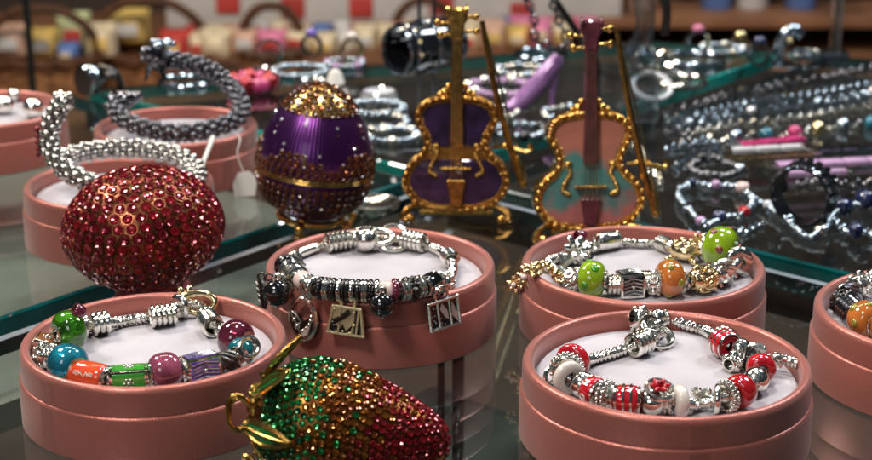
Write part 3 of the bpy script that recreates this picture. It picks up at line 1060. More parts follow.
# ---- box B
oB = org('B')
items = [(338, 241, 'stack', dict(R=0.0040, w=0.0052, n=5)), (353, 238, 'ring', dict(R=0.0034, w=0.0022)),
         (366, 240, 'ball', dict(R=0.0048)), (384, 240, None), (400, 240, None),
         (414, 241, 'stack', dict(R=0.0040, w=0.0050, n=5)), (428, 246, None), (440, 251, None), (450, 258, 'stack', dict(R=0.0036, w=0.0028, n=3)),
         (453, 268, None), (451, 276, None)]
front = [(444, 283, 'ornate', 0.0042, 0.0028, 'silver'), (430, 284, 'drum', 0.0040, 0.0038, 'black'), (419, 287, 'stack', 0.0042, 0.0016, 'silver'),
         (411, 288, 'ornate', 0.0042, 0.0022, 'oxid'), (403, 290, 'stack', 0.0043, 0.0020, 'silver'), (395, 291, 'ring', 0.0046, 0.0014, 'plum'),
         (386, 291, 'drum', 0.0036, 0.0026, 'pearl')]
x = 377.0
k = 0
while x > 309:
    front.append((x, 291 - 0.0018 * (x - 370) ** 2 * (0.6 if x < 370 else 0), ('ring', 'ring', 'stack')[k % 3], 0.0043, 0.0012, ('silver', 'black', 'silver', 'black', 'silver', 'oxid')[k % 6]))
    x -= 6.2
    k += 1
front += [(304, 281, 'drum', 0.0036, 0.0026, 'pearl'), (297, 277, 'stack', 0.0044, 0.0018, 'silver'), (291, 272, 'stack', 0.0046, 0.0018, 'silver'),
          (286, 266, 'ring', 0.0045, 0.0022, 'black')]
ftz = 0.0302
for q in front:
    items.append((q[0], q[1], q[2], dict(R=q[3], w=q[4], m=q[5], n=2, z=ftz - (0.004 if q[0] < 290 or q[0] > 440 else 0))))
items += [(291, 258, None), (304, 252, None), (318, 247, None)]
B = bracelet('black and silver bracelet with handbag charms draped over the centre box rim', items, PZ, oB)
loose(B, oB, 393, 238, PZ + 0.0045, 'link', (35, 0, 0), R=0.0062)
loose(B, oB, 376, 238, PZ + 0.005, 'clasp', (30, 0, 8), R=0.005)
loose(B, oB, 366, 232, PZ + 0.0075, 'studs', (0, 90, 0), R=0.0040, w=0.0016)
loose(B, oB, 297, 259, PZ + 0.006, 'heart', (40, 0, 70), R=0.0042, w=0.0018)
loose(B, oB, 283, 283, 0.024, 'ornate', (0, 30, 50), R=0.0038, w=0.0035, m='oxid')

bx, by, br, bri = BOXES['B']


def charm_at(px, py, off=0.0028):
    """a point in front of the box wall on this pixel's ray"""
    best = None
    for i in range(400):
        Y = by - br - 0.02 + i * 0.0001
        p = PY(px, py, Y)
        if math.hypot(p.x - bx, p.y - by) <= br + off:
            best = p
            break
    p = best if best is not None else PY(px, py, by - br * 0.6)
    n = Vector((p.x - bx, p.y - by, 0)).normalized()
    return p - Vector(oB), n


def face_frame(p, n, tilt=0.0):
    """matrix whose x runs along the wall, y is up, z points out of the wall"""
    u = Vector((0, 0, 1)).cross(n).normalized()
    m_ = Matrix((u, Vector((0, 0, 1)), n)).transposed().to_4x4()
    return T(p) @ m_ @ RZ(R(tilt))


def bail(p_top, p_bot, parent, m='silver'):
    b = MB()
    d = p_bot - p_top
    n = max(2, int(d.length / 0.0022))
    for i in range(n + 1):
        q = p_top + d * (i / n)
        b.torus(0.0013, 0.00045, T(q) @ RX(PI / 2) @ RY(PI / 2 * (i % 2)), 14, 6)
    b.build('jump_ring', m, parent)


# black balls
for px, py, rr, tx, ty in ((277, 293, 0.0050, 285, 279), (382, 305, 0.0045, 385, 293)):
    p, n = charm_at(px, py, rr)
    b = MB(); b.sphere(rr, T(p), 28, 16)
    o_ = b.build('ball_charm', 'black', B)
    b = MB(); b.torus(0.0012, 0.0004, T(p + Vector((0, 0, rr + 0.0006))) @ RX(PI / 2), 14, 6); b.sphere(0.0010, T(p - Vector((0, 0, rr))), 10, 6)
    b.build('cap', 'silver', o_)
    bail(P(tx, ty, ftz - 0.003) - Vector(oB), p + Vector((0, 0, rr + 0.001)), B)
# round bag
p, n = charm_at(303, 319, 0.0022)
X = face_frame(p, n, -8)
b = MB()
b.torus(0.0060, 0.0009, X @ SC(0.95, 1.25, 1), 32, 8)
o_ = b.build('round_bag_charm', 'silver', B)
b = MB()
out = [(0.0054 * math.cos(a), 0.0069 * math.sin(a)) for a in [R(180 + 180 * i / 20) for i in range(21)]]
out += [(0.0050, 0.0020), (0.0026, 0.0012), (0.0, -0.0008), (-0.0026, 0.0012), (-0.0050, 0.0020)]
b.prism(out, 0.0018, X @ T(0, 0, -0.0009), 0.0003); b.build('bag_front', 'oxid', o_)
b = MB()
b.prism([(0.0012, -0.0068), (0.0040, -0.0045), (0.0046, 0.0), (0.0026, -0.0018), (0.0006, -0.0035)], 0.0022, X @ T(0, 0, -0.0006), 0.0003)
b.build('bag_flap', 'pearl', o_)
b = MB()
for i in range(5):
    b.sphere(0.0008, X @ T(0.0045 - 0.0002 * i * i, 0.003 - 0.0017 * i, 0.0011), 8, 6)
b.sphere(0.0013, X @ T(-0.0012, -0.0028, 0.0012), 10, 6); b.sphere(0.0009, X @ T(-0.003, -0.0008, 0.0012), 10, 6)
b.tube([X @ Vector((-0.005, 0.001, 0.0008)), X @ Vector((-0.001, -0.003, 0.0012)), X @ Vector((0.001, -0.0066, 0.0008))], 0.0005, 6)
b.build('studs', 'silver', o_)
bail(P(306, 288, ftz - 0.003) - Vector(oB), X @ Vector((0, 0.0078, 0)), B)


def bag(px, py, wtop, wbot, h, tilt, m, topx, topy, pattern):
    p, n = charm_at(px, py, 0.0020)
    X = face_frame(p, n, tilt)
    b = MB()
    out = [(-wbot, -h), (wbot, -h), (wtop, h), (-wtop, h)]
    b.prism(out, 0.0018, X @ T(0, 0, -0.0009), 0.0003)
    body = b.build('handbag_charm', 'black' if pattern == 'tote' else m, B, angle=20)
    b = MB()
    fr = [X @ Vector((x_, y_, 0.0010)) for x_, y_ in out]
    for i in range(4):
        b.tube([fr[i], fr[(i + 1) % 4]], 0.0006, 6)
    for i in range(4):
        b.sphere(0.0007, T(fr[i]), 8, 6)
    b.build('edge_frame', m, body)
    b = MB()
    b.torus(0.0026, 0.0006, X @ T(0, h + 0.0018, 0) @ SC(1, 1.15, 1), 20, 6)
    b.build('bag_handle', m, body)
    b = MB(); c_ = MB()
    if pattern == 'gold':
        b.tube([X @ Vector(q) for q in ((-0.0045, -0.001, 0.0011), (-0.001, 0.0015, 0.0011), (0.0012, 0.0038, 0.0011))], 0.0011, 6)
        b.prism([(0.0030, -0.0046), (0.0056, -0.0046), (0.0046, 0.0044), (0.0034, 0.0044)], 0.0004, X @ T(0, 0, 0.0009))
        b.prism([(-0.0030, -0.0046), (0.0004, -0.0046), (-0.0012, -0.0014)], 0.0004, X @ T(0, 0, 0.0009))
        b.sphere(0.0021, X @ T(-0.0043, -0.0030, 0.0006) @ SC(1, 1, 0.6), 14, 8)
        b.tube([X @ Vector(q) for q in ((0.0005, -0.004, 0.0011), (0.003, -0.001, 0.0011))], 0.0005, 6)
        for xx in (-0.0024, 0.0026, 0.0042):
            c_.tube([X @ Vector((xx - 0.0004, -h, 0.0011)), X @ Vector((xx + 0.0002, h, 0.0011))], 0.0005, 6)
        for i in range(9):
            c_.sphere(0.0006, X @ T(random.uniform(-0.005, 0.005), random.uniform(-h, h), 0.0011), 8, 6)
        b.build('black_inlay', 'black', body); c_.build('relief', m, body)
    else:
        for k_, x0 in enumerate((-0.0015, 0.0028)):
            b.prism([(x0, 0.002), (x0 + 0.0015, -0.0012), (x0 + 0.0030, -0.0025), (x0 + 0.0028, 0.001), (x0 + 0.0008, 0.0045)] if k_ == 0 else
                    [(x0, -0.001), (x0 + 0.0024, -0.0046), (x0 + 0.0026, -0.0014), (x0 + 0.0006, 0.004)], 0.0004, X @ T(0, 0, 0.0009))
        for xx in (-0.0022, 0.0026):
            c_.tube([X @ Vector((xx, -h, 0.0011)), X @ Vector((xx - 0.0003, h, 0.0011))], 0.00045, 6)
        for i in range(26):
            c_.sphere(0.00045, X @ T(random.uniform(-0.0055, 0.0055), random.uniform(-h * .9, h * .9), 0.0010), 6, 5)
        b.build('pink_inlay', 'pearl', body); c_.build('relief', 'silver', body)
    bail(P(topx, topy, ftz - 0.003) - Vector(oB), X @ Vector((0, h + 0.004, 0)), B, m)


bag(347, 320, 0.0050, 0.0065, 0.0050, -4, 'satingold', 350, 297, 'gold')
bag(443, 313, 0.0060, 0.0060, 0.0052, 7, 'silver', 440, 292, 'tote')
# leaf charm at the left
p, n = charm_at(264, 293, 0.002)
X = face_frame(p, n, 15)
b = MB()
out = [(0.0036 * math.sin(PI * t_) * (1 if s_ else -1), 0.006 - 0.012 * t_) for s_ in (0, 1) for t_ in ([i / 10 for i in range(11)] if s_ == 0 else [1 - i / 10 for i in range(1, 10)])]
b.prism(out, 0.0012, X, 0.0003)
b.tube([X @ Vector((0, 0.006, 0.0013)), X @ Vector((0, -0.006, 0.0013))], 0.0005, 6)
for i in range(4):
    for s_ in (-1, 1):
        b.tube([X @ Vector((0, 0.003 - i * 0.0022, 0.0013)), X @ Vector((s_ * 0.0024, 0.0042 - i * 0.0022, 0.0013))], 0.00035, 5)
b.build('leaf_charm', 'oxid', B)
bail(P(277, 277, ftz - 0.004) - Vector(oB), X @ Vector((0, 0.006, 0)), B, 'oxid')


# ================================================================== CRYSTALS
def gem_mesh(seg=8):
    """brilliant cut: table, crown, girdle; unit radius, z up"""
    vs, fs = [], []
    for rr, z, off in ((0.52, 0.30, 0.0), (0.80, 0.40, 0.5), (1.0, 0.02, 0.0), (0.95, -0.35, 0.0)):
        for i in range(seg):
            a = 2 * PI * (i + off) / seg
            vs.append((rr * math.cos(a), rr * math.sin(a), z))
    vs.append((0, 0, 0.24))
    c = len(vs) - 1
    for i in range(seg):
        j = (i + 1) % seg
        fs.append((c, i, j))
        fs.append((i, seg + i, j))
        fs.append((j, seg + i, seg + j))
        fs.append((seg + i, 2 * seg + i, 2 * seg + j))
        fs.append((seg + i, 2 * seg + j, seg + j))
        fs.append((2 * seg + i, 3 * seg + i, 3 * seg + j, 2 * seg + j))
    return vs, fs


GV, GF = gem_mesh()
_gem = {}


def gem_data(m):
    if m not in _gem:
        b = MB(); b.add(GV, GF)
        _gem[m] = b.mesh('crystal', m, angle=0)
    return _gem[m]


def set_crystals(root, gems, label_rest=True, most=100):
    """gems: (pos, normal, radius, material) in root coordinates; the ones that show largest are parts"""
    Rm = root.rotation_euler.to_matrix()
    eye = Rm.inverted() @ (Vector((0, 0, CAMH)) - Vector(root.location))
    vis = []
    for i, (p, n, r_, m) in enumerate(gems):
        v = (eye - p)
        q = Vector(root.location) + Rm @ p
        x_, yv = q.x, q
        dep = q.y * CP - (q.z - CAMH) * SP
        sy = 230 - FPX * (q.y * SP + (q.z - CAMH) * CP) / dep
        inside = 1.0 if sy < 462 else 0.0
        vis.append((n.dot(v.normalized()) * r_ * inside, i))
    vis.sort(reverse=True)
    big = {i for s_, i in vis[:most]}
    rest = {}
    for i, (p, n, r_, m) in enumerate(gems):
        X = frame(p, n, random.uniform(0, 1)) @ SC(r_, r_, r_)
        if i in big:
            link('crystal', gem_data(m), root, X)
        else:
            rest.setdefault(m, []).append(X)
    b = MB()
    ms = list(rest)
    for k_, m in enumerate(ms):
        b.mi = k_
        for X in rest[m]:
            b.add(GV, GF, X)
    if ms:
        o = b.build('crystal_covering', ms, root, angle=0)
        o['kind'] = 'stuff'


# ---- red jewelled egg
c = P(150, 229, 0.0300)
c = PY(150, 228, 0.603)
ax, ay, az = 0.0311, 0.029, 0.0240
egg = thing('jewelled_egg', 'broad dark red crystal-covered egg on a rose foot behind the coloured bead box', 'trinket egg', (c.x, c.y, 0.0003), rot=(R(4), R(-5), 0.2))
ez = c.z
gems, sets = [], MB()
shell = MB()
shell.lathe([(math.cos(q_) * (1 - 0.16 * max(0, -math.sin(q_)) ** 1.5), math.sin(q_)) for q_ in [-PI / 2 + PI * i / 28 for i in range(29)]], 48, T(0, 0, ez) @ SC(ax, ay, az))
pitch = 0.0047
rows = int(PI * (ax + az) / 2 / (pitch * 0.88))
for i in range(rows + 1):
    ph = PI * i / rows
    rr = math.sin(ph)
    cnt = max(1, int(2 * PI * rr * (ax + ay) / 2 / pitch))
    for j in range(cnt):
        a = 2 * PI * (j + (0.5 if i % 2 else 0) + random.uniform(-0.06, 0.06)) / cnt
        d = Vector((rr * math.cos(a), rr * math.sin(a), math.cos(ph)))
        if d.z < -0.86:
            continue
        tp = 1 - 0.16 * max(0, -d.z) ** 1.5
        p = Vector((d.x * ax * tp, d.y * ay * tp, d.z * az))
        n = Vector((d.x / ax, d.y / ay, d.z / az)).normalized()
        p = p + Vector((0, 0, ez))
        n = (n + Vector((random.uniform(-.05, .05), random.uniform(-.05, .05), random.uniform(-.05, .05)))).normalized()
        gems.append((p + n * 0.0002, n, 0.00212, random.choice(['ruby', 'ruby', 'ruby2'])))
        sets.torus(0.00226, 0.00022, frame(p + n * 0.00035, n), 14, 6)
shell.add(sets.v, sets.f)
shell.build('egg_shell', 'redgold', egg)
set_crystals(egg, gems)
b = MB(); b.lathe([(0, 0), (0.0150, 0), (0.0155, 0.0008), (0.0150, 0.003), (0.0120, 0.0052), (0.0115, 0.012)], 40)
b.build('foot', 'pinkfoot', egg)

# ---- strawberry
c = PY(346, 431, 0.437)
st = thing('strawberry_trinket', 'jewelled strawberry fading from green to red, lying on its side', 'trinket box', (c.x, c.y, 0.0), rot=(0, 0, R(-9)))
CZ = c.z


def sprof(t):
    """radius along the strawberry, t 0 stem .. 1 tip"""
    pts = [(0, 0.0), (0.05, 0.0118), (0.14, 0.0172), (0.28, 0.0206), (0.42, 0.0203), (0.58, 0.0176), (0.74, 0.0138), (0.87, 0.0100), (0.95, 0.0066), (1.0, 0.0)]
    for (a, ra), (b_, rb) in zip(pts, pts[1:]):
        if t <= b_:
            u = (t - a) / (b_ - a)
            if a == 0:
                u = math.sqrt(u)
            if b_ == 1.0:
                return ra * math.sqrt(max(0, 1 - u * u))
            return ra + (rb - ra) * u
    return 0.0


SL, SX0 = 0.0600, -0.0285
sm = [sum(sprof(min(1, max(0, t + dd))) for dd in (-0.03, -0.015, 0, 0.015, 0.03)) / 5 for t in [i / 60 for i in range(61)]]
sm[0] = sm[-1] = 0.0
SAX = T(0, 0, CZ) @ RY(R(5))
b = MB(); b.lathe([(sm[i], SX0 + SL * i / 60) for i in range(61)], 48, SAX @ ALONGX)
sets = MB()
gems = []


def srad(t):
    f = max(0, min(59.999, t * 60)); i = int(f)
    return sm[i] + (sm[i + 1] - sm[i]) * (f - i)


pit = 0.0024
t, row = 0.10, 0
while t < 0.995:
    r_ = srad(t)
    dr = (srad(min(1, t + 0.01)) - srad(t - 0.01)) / (0.02 * SL)
    cnt = max(1, int(2 * PI * r_ / pit))
    for j in range(cnt):
        a = 2 * PI * (j + 0.5 * (row % 2) + random.uniform(-.1, .1)) / cnt
        rad = Vector((0, math.cos(a), math.sin(a)))
        p = Vector((SX0 + SL * t, 0, 0)) + rad * r_
        n = (rad - Vector((dr, 0, 0))).normalized()
        n = (n + Vector([random.uniform(-.2, .2) for _ in range(3)])).normalized()
        p, n = SAX @ p, (SAX.to_3x3() @ n)
        u = t + random.gauss(0, 0.075) + 0.05 * math.sin(a) * -1
        m = random.choice(['emer', 'emer', 'emer2']) if u < 0.38 else (random.choice(['ambr', 'ambr2']) if u < 0.64 else ('ruby2' if random.random() < 0.5 else 'ruby'))
        gems.append((p + n * 0.0002, n, 0.00110, m))
    t += pit * 0.88 / SL / math.sqrt(1 + dr * dr)
    row += 1
b.build('berry_body', 'darkgold', st)
set_crystals(st, gems)
# sepals: green enamel with gold edge, hugging the shoulder
for k_, (ang, ln, lift) in enumerate(((62, 0.26, 0.0045), (118, 0.26, 0.003), (168, 0.30, 0.0015), (222, 0.28, 0.001), (285, 0.28, 0.001), (10, 0.28, 0.003))):
    a0 = R(ang)
    vs, L_, R_ = [], [], []
    N = 12
    for i in range(N + 1):
        u = i / N
        tt = 0.02 + ln * u
        wd = 0.0034 * math.sin(PI * min(1, u * 0.92 + 0.08)) ** 0.8 * (1 - 0.25 * u)
        rr = srad(max(0.06, tt)) + 0.0012 + lift * u * u
        x_ = SX0 + SL * tt - 0.001 - (lift * 1.2 * u)
        for lst, s_ in ((L_, -1), (R_, 1)):
            aa = a0 + s_ * wd / max(rr, 0.006)
            lst.append(SAX @ Vector((x_, rr * math.cos(aa), rr * math.sin(aa))))
    mid = [(l + r2) * 0.5 + (((l + r2) * 0.5 - Vector((0, 0, CZ))).normalized()) * 0.0006 for l, r2 in zip(L_, R_)]
    vs = L_ + mid + R_
    n_ = N + 1
    fs = []
    for i in range(N):
        fs.append((i, i + 1, n_ + i + 1, n_ + i))
        fs.append((n_ + i, n_ + i + 1, 2 * n_ + i + 1, 2 * n_ + i))
    b = MB(); b.add(vs, fs)
    o_ = b.build('sepal', 'leafen', st, angle=80)
    b = MB(); b.tube(L_ + list(reversed(R_)), 0.0008, 6); b.tube(mid, 0.0005, 6)
    b.build('gold_edging', 'gold' if k_ % 2 else 'oldgold', o_)
# stem: gold bow loop
b = MB()
S0 = SAX @ Vector((SX0 + 0.001, 0.0, 0.004))
for s_, tw in ((1, 0.0), (-1, 0.5)):
    lp = [S0 + Vector((0, -0.004, 0)), S0 + Vector((-0.0035, -0.0055, 0.0045)), S0 + Vector((-0.0068, -0.006, 0.002 + tw * .002)), S0 + Vector((-0.0068, -0.006, -0.0045)),
          S0 + Vector((-0.0035, -0.005, -0.0062)), S0 + Vector((-0.0008, -0.004, -0.0025))]
    b.tube(spline([q + Vector((0, -0.0012 * (s_ < 0), 0.0014 * (s_ < 0))) for q in lp], 6), 0.00075, 8)
b.sphere(0.0030, T(S0 + Vector((0.0002, -0.004, 0.0018))) @ SC(0.9, 0.7, 1.3), 14, 10)
b.build('stem_bow', 'oldgold', st)
b = MB()
ring = []
for i in range(49):
    tt = i / 48 * 0.96 + 0.02
    ring.append(SAX @ Vector((SX0 + SL * tt, -(srad(tt) + 0.0003) * math.cos(R(-18)), (srad(tt) + 0.0003) * math.sin(R(-18)))))
b.tube(ring, 0.0007, 6)
b.build('hinge_seam', 'oldgold', st)


# ---- purple egg
c = P(309, 232, 0.0)
pe = thing('jewelled_egg', 'upright purple enamel egg with gold seam and topaz crystals on gold feet', 'trinket egg', (c.x, c.y, 0.0), rot=(R(2), R(6), 0.3))
EH, E0 = 0.0625, 0.0062


def eprof(u):
    """egg radius, u 0 bottom .. 1 top"""
    z = 2 * u - 1
    return 0.0256 * math.sqrt(max(0, 1 - z * z)) * (1 - 0.20 * z - 0.03 * z * z)


N = 64
b = MB(); b.lathe([(eprof(i / N), E0 + EH * i / N) for i in range(N + 1)], 72); b.build('egg_shell', 'guil', pe)
b = MB(); b.lathe([(eprof(u) + 0.00035, E0 + EH * u) for u in [0.83 + 0.17 * i / 14 for i in range(15)]], 64)
b.build('gold_cap', 'gold', pe)
gems = []


def egem(u, a, r_, m, off=0.0003):
    rr = eprof(u)
    dr = (eprof(min(1, u + .01)) - eprof(max(0, u - .01))) / (EH * 0.02)
    n = Vector((math.cos(a), math.sin(a), -dr)).normalized()
    p = Vector((rr * math.cos(a), rr * math.sin(a), E0 + EH * u)) + n * off
    gems.append((p, n, r_, m))
    return p, n


pit = 0.0034
band = MB()
for (u0, u1) in ((0.835, 0.995), (0.415, 0.60), (0.15, 0.365)):
    u, row = u0, 0
    while u < u1:
        rr = eprof(u)
        dr = (eprof(min(1, u + .01)) - eprof(u - .01)) / (EH * 0.02)
        cnt = max(1, int(2 * PI * rr / pit))
        for j in range(cnt):
            a = 2 * PI * (j + .5 * (row % 2)) / cnt
            wave = 0.055 * math.sin(a * 5)
            if u0 == 0.415 and u > u1 - 0.045 + wave:
                continue
            if u0 == 0.17 and u < 0.205 + wave:
                continue
            p, n = egem(u, a, 0.00138, random.choice(['topaz', 'topaz', 'topaz', 'ambr2']), 0.0004)
            band.lathe([(0.0, -0.0002), (0.00150, -0.0002), (0.00150, -0.0004)], 8, frame(p, n))
        u += pit * 0.9 / EH / math.sqrt(1 + dr * dr)
        row += 1
band.build('crystal_setting', 'oldgold', pe)
for i in range(9):                       # drops of clear crystals hanging on the purple
    a = 2 * PI * i / 9
    for k_ in range(1 + i % 3):
        egem(0.76 - 0.042 * k_, a, 0.00072 - 0.0001 * k_, 'whitecr' if k_ % 2 == 0 else 'topaz', 0.0003)
    for k_ in range(1 + i % 2):
        egem(0.58 + 0.045 * k_, a + 0.34, 0.0007, 'whitecr', 0.0003)
        egem(0.15 - 0.05 * k_, a + 0.34, 0.0007, 'whitecr' if k_ else 'topaz', 0.0003)
set_crystals(pe, gems)
b = MB()
b.torus(eprof(0.39) + 0.0002, 0.0008, T(0, 0, E0 + EH * 0.40), 72, 8)
b.torus(eprof(0.38) + 0.0002, 0.0006, T(0, 0, E0 + EH * 0.378), 72, 8)
b.build('hinged_seam', 'gold', pe)
b = MB(); b.torus(0.0142, 0.0016, T(0, 0, 0.0078), 40, 10); b.build('foot_ring', 'gold', pe)
for i in range(3):
    a = R(-100 + 120 * i) - 0.3
    d = Vector((math.cos(a), math.sin(a), 0))
    b = MB()
    b.tube(spline([d * 0.0135 + Vector((0, 0, 0.009)), d * 0.0185 + Vector((0, 0, 0.0085)), d * 0.0195 + Vector((0, 0, 0.005)), d * 0.0175 + Vector((0, 0, 0.0025))], 5), 0.0016, 8)
    b.sphere(0.0025, T(d * 0.0175 + Vector((0, 0, 0.0026))), 14, 9)
    b.sphere(0.0021, T(d * 0.0198 + Vector((0, 0, 0.0072))), 12, 8)
    b.sphere(0.0017, T(d * 0.0165 + Vector((0, 0, 0.0100))), 12, 8)
    b.build('foot', 'gold', pe)


# ================================================================== VIOLINS
def violin(label, loc, rz, s, enamel, neck, rimm, tiltback=9):
    t = thing('violin_trinket', label, 'trinket violin', loc, rot=(0, 0, rz), group='miniature violins')
    X0 = T(0, 0, 0.004 * s) @ RX(R(-tiltback)) @ RX(PI / 2) @ SC(s * 1.02, s, s)   # x right, y up, z towards the viewer
    half = [(0.0, 0.0), (0.012, 0.0008), (0.0215, 0.0055), (0.0262, 0.0135), (0.0252, 0.0205), (0.0222, 0.0255), (0.0184, 0.0288), (0.0164, 0.0318), (0.0158, 0.0345),
            (0.0166, 0.0378), (0.0182, 0.0405), (0.0196, 0.0435), (0.0203, 0.0475), (0.0182, 0.0530), (0.0120, 0.0568), (0.0045, 0.0580), (0.0, 0.0582)]
    hp = spline([(x_, y_, 0) for x_, y_ in half], 5)
    right = [(p_.x if 0 < i < len(hp) - 1 else 0, p_.y) for i, p_ in enumerate(hp)]
    out = right + [(-x_, y_) for x_, y_ in reversed(right[1:-1])]
    out = [(x_, y_) for x_, y_ in out]
    b = MB(); b.prism(out, 0.010, X0 @ T(0, 0, -0.006), 0.0012)
    body = b.build('body', rimm, t)
    def clean(d):
        res = []
        for q in inset(out, d):
            q = Vector(q)
            if min((q - Vector(a_)).length for a_ in out) > d * 0.93:
                res.append(tuple(q))
        return res
    ins = clean(0.0038)
    panels = [ins] if enamel == 'pinkteal' else [[q for q in ins if q[1] > 0.0325], [q for q in ins if q[1] < 0.0268]]
    for pn in panels:
        b = MB(); b.prism(pn, 0.0009, X0 @ T(0, 0, 0.0036), 0.0005)
        b.build('enamel_front', enamel, t)
    # raised studded rim
    b = MB()
    mid = inset(out, 0.0016)
    pth = resample([Vector((x_, y_, 0.0040)) for x_, y_ in mid], 0.0019, True)
    b.tube([X0 @ p_ for p_ in pth], 0.0012 * s, 8, True)
    for i, p_ in enumerate(pth):
        b.sphere((0.0014 if i % 2 else 0.0010), X0.copy() @ T(p_ + Vector((random.uniform(-.0003, .0003), random.uniform(-.0003, .0003), 0.0014))), 8, 6)
    for i, q in enumerate(resample([Vector((x_, y_, 0.0038)) for x_, y_ in inset(out, 0.0036)], 0.0023, True)):
        b.sphere(random.uniform(0.0006, 0.0010), X0 @ T(q + Vector((random.uniform(-.0003, .0003), random.uniform(-.0003, .0003), 0.0003))), 8, 6)
    b.build('beaded_rim', rimm, t)
    b = MB()
    for i, p_ in enumerate(pth[::2]):
        b.add(GV, GF, X0 @ T(p_ + Vector((0, 0, 0.0022))) @ SC(0.0010, 0.0010, 0.0010))
    b.build('rim_crystals', 'ambr', t, angle=0)
    # scroll shaped sound holes
    for s_ in (-1, 1):
        b = MB()
        sh = spline([(s_ * 0.0100, 0.0185, 0.0048), (s_ * 0.0128, 0.0205, 0.005), (s_ * 0.0112, 0.0250, 0.0052), (s_ * 0.0092, 0.0290, 0.0052), (s_ * 0.0108, 0.0325, 0.005), (s_ * 0.0088, 0.0335, 0.005)], 5)
        b.tube([X0 @ q for q in sh], 0.0010 * s, 7)
        for q in sh[::2]:
            b.sphere(random.uniform(0.0009, 0.0015) * s, T(X0 @ (q + Vector((0, 0, 0.0004)))), 8, 6)
        b.build('scroll_hole', rimm, t)
    # neck and fingerboard
    b = MB(); b.prism([(-0.0034, 0.0335), (0.0034, 0.0335), (0.0024, 0.0860), (-0.0024, 0.0860)], 0.0030, X0 @ T(0, 0, 0.0050), 0.0006)
    b.build('fingerboard', neck, t)
    b = MB(); b.tube([X0 @ Vector(q) for q in ((0, 0.054, 0.000), (0, 0.062, 0.0030), (0, 0.084, 0.0040))], [0.0050 * s, 0.0030 * s, 0.0026 * s], 12)
    b.build('neck', rimm if neck == 'oldgold' else neck, t)
    b = MB()
    b.prism([(-0.0030, 0.085), (0.0030, 0.085), (0.0036, 0.0925), (0.0050, 0.0945), (0.0052, 0.0985), (0.0030, 0.1005), (-0.0030, 0.1005), (-0.0052, 0.0985), (-0.0050, 0.0945), (-0.0036, 0.0925)], 0.0060, X0 @ T(0, 0, 0.002), 0.0012)
    sp = [(0, 0.0985 + 0.0028 * math.sin(i * 0.35) * (1 - i / 40), 0.0055 + 0.0038 * math.cos(i * 0.35) * (1 - i / 40)) for i in range(30)]
    for s_ in (-1, 1):
        b.tube([X0 @ Vector((s_ * 0.0045, q[1], q[2])) for q in sp], 0.0009 * s, 6)
    b.build('scroll', neck, t)
    for k_, (yy, ln) in enumerate(((0.0955, 0.0088), (0.0925, 0.0094), (0.0885, 0.0092), (0.0868, 0.0080))):
        s_ = -1 if k_ % 2 else 1
        b = MB()
        b.tube([X0 @ Vector((0, yy, 0.004)), X0 @ Vector((s_ * ln * 0.8, yy + 0.0004, 0.004))], 0.0008 * s, 8)
        b.sphere(0.0017 * s, T(X0 @ Vector((s_ * ln, yy + 0.0004, 0.004))) @ SC(1.1, 0.7, 1.1), 12, 8)
        b.sphere(0.0010 * s, T(X0 @ Vector((s_ * ln * 0.72, yy + 0.0004, 0.004))), 10, 6)
        b.build('tuning_peg', 'gold', t)
    for s_ in (-1, 1):                     # ornaments where the neck meets the body
        b = MB()
        b.sphere(0.0022 * s, T(X0 @ Vector((s_ * 0.0056, 0.0592, 0.003))), 12, 8)
        b.sphere(0.0016 * s, T(X0 @ Vector((s_ * 0.0040, 0.0622, 0.003))), 12, 8)
        b.sphere(0.0013 * s, T(X0 @ Vector((s_ * 0.0082, 0.0585, 0.003))), 10, 8)
        b.build('shoulder_ornament', 'gold', t)
    b = MB()
    b.prism([(-0.0026, 0.0035), (0.0026, 0.0035), (0.0046, 0.0165), (-0.0046, 0.0165)], 0.0016, X0 @ T(0, 0, 0.0058), 0.0005)
    b.build('tailpiece', 'plumwood' if neck != 'oldgold' else 'oldgold', t)
    b = MB()
    b.box(0.0150, 0.0014, 0.0030, X0 @ T(0, 0.0222, 0.0060), 0.0003)
    for i in range(7):
        b.sphere(0.0009 * s, T(X0 @ Vector((-0.0066 + 0.0022 * i, 0.0222, 0.0078))), 8, 6)
    b.build('bridge', 'gold', t)
    for i in range(4):
        b = MB()
        x_ = -0.0021 + 0.0014 * i
        b.tube([X0 @ Vector((x_ * 1.3, 0.0160, 0.0078)), X0 @ Vector((x_ * 1.2, 0.0222, 0.0082)), X0 @ Vector((x_ * 0.8, 0.0860, 0.0082))], 0.00024 * s, 5)
        b.build('string', 'palegold', t)
    # stand: two scrolled front feet and a rear strut
    for s_ in (-1, 1):
        b = MB()
        b.tube([q * s for q in spline([(s_ * 0.017, -0.002, 0.0085), (s_ * 0.0235, -0.005, 0.0065), (s_ * 0.0262, -0.007, 0.0028), (s_ * 0.0235, -0.0075, 0.0014)], 5)], 0.0017 * s, 8)
        b.sphere(0.0024 * s, T(s_ * 0.0222 * s, -0.0075 * s, 0.0024 * s), 12, 8)
        b.build('foot', rimm, t)
    b = MB(); b.tube([q * s for q in spline([(0, 0.006, 0.022), (0, 0.016, 0.012), (0, 0.022, 0.0018)], 5)], 0.0018 * s, 8)
    b.tube([Vector(q) * s for q in ((-0.018, -0.001, 0.0042), (0.018, -0.001, 0.0042))], 0.0020 * s, 8)
    b.build('stand', rimm, t)
    b = MB()
    b.tube([q * s for q in spline([(0.0185, 0.004, 0.0360), (0.0240, 0.002, 0.0372), (0.0300, 0.000, 0.0362), (0.0345, -0.001, 0.0352), (0.0368, -0.001, 0.0372), (0.0352, -0.001, 0.0390)], 6)], 0.0012 * s, 8)
    b.sphere(0.0019 * s, T(0.0255 * s, 0.0015 * s, 0.0372 * s), 10, 8)
    b.build('bow_holder', 'gold', t)
    return t


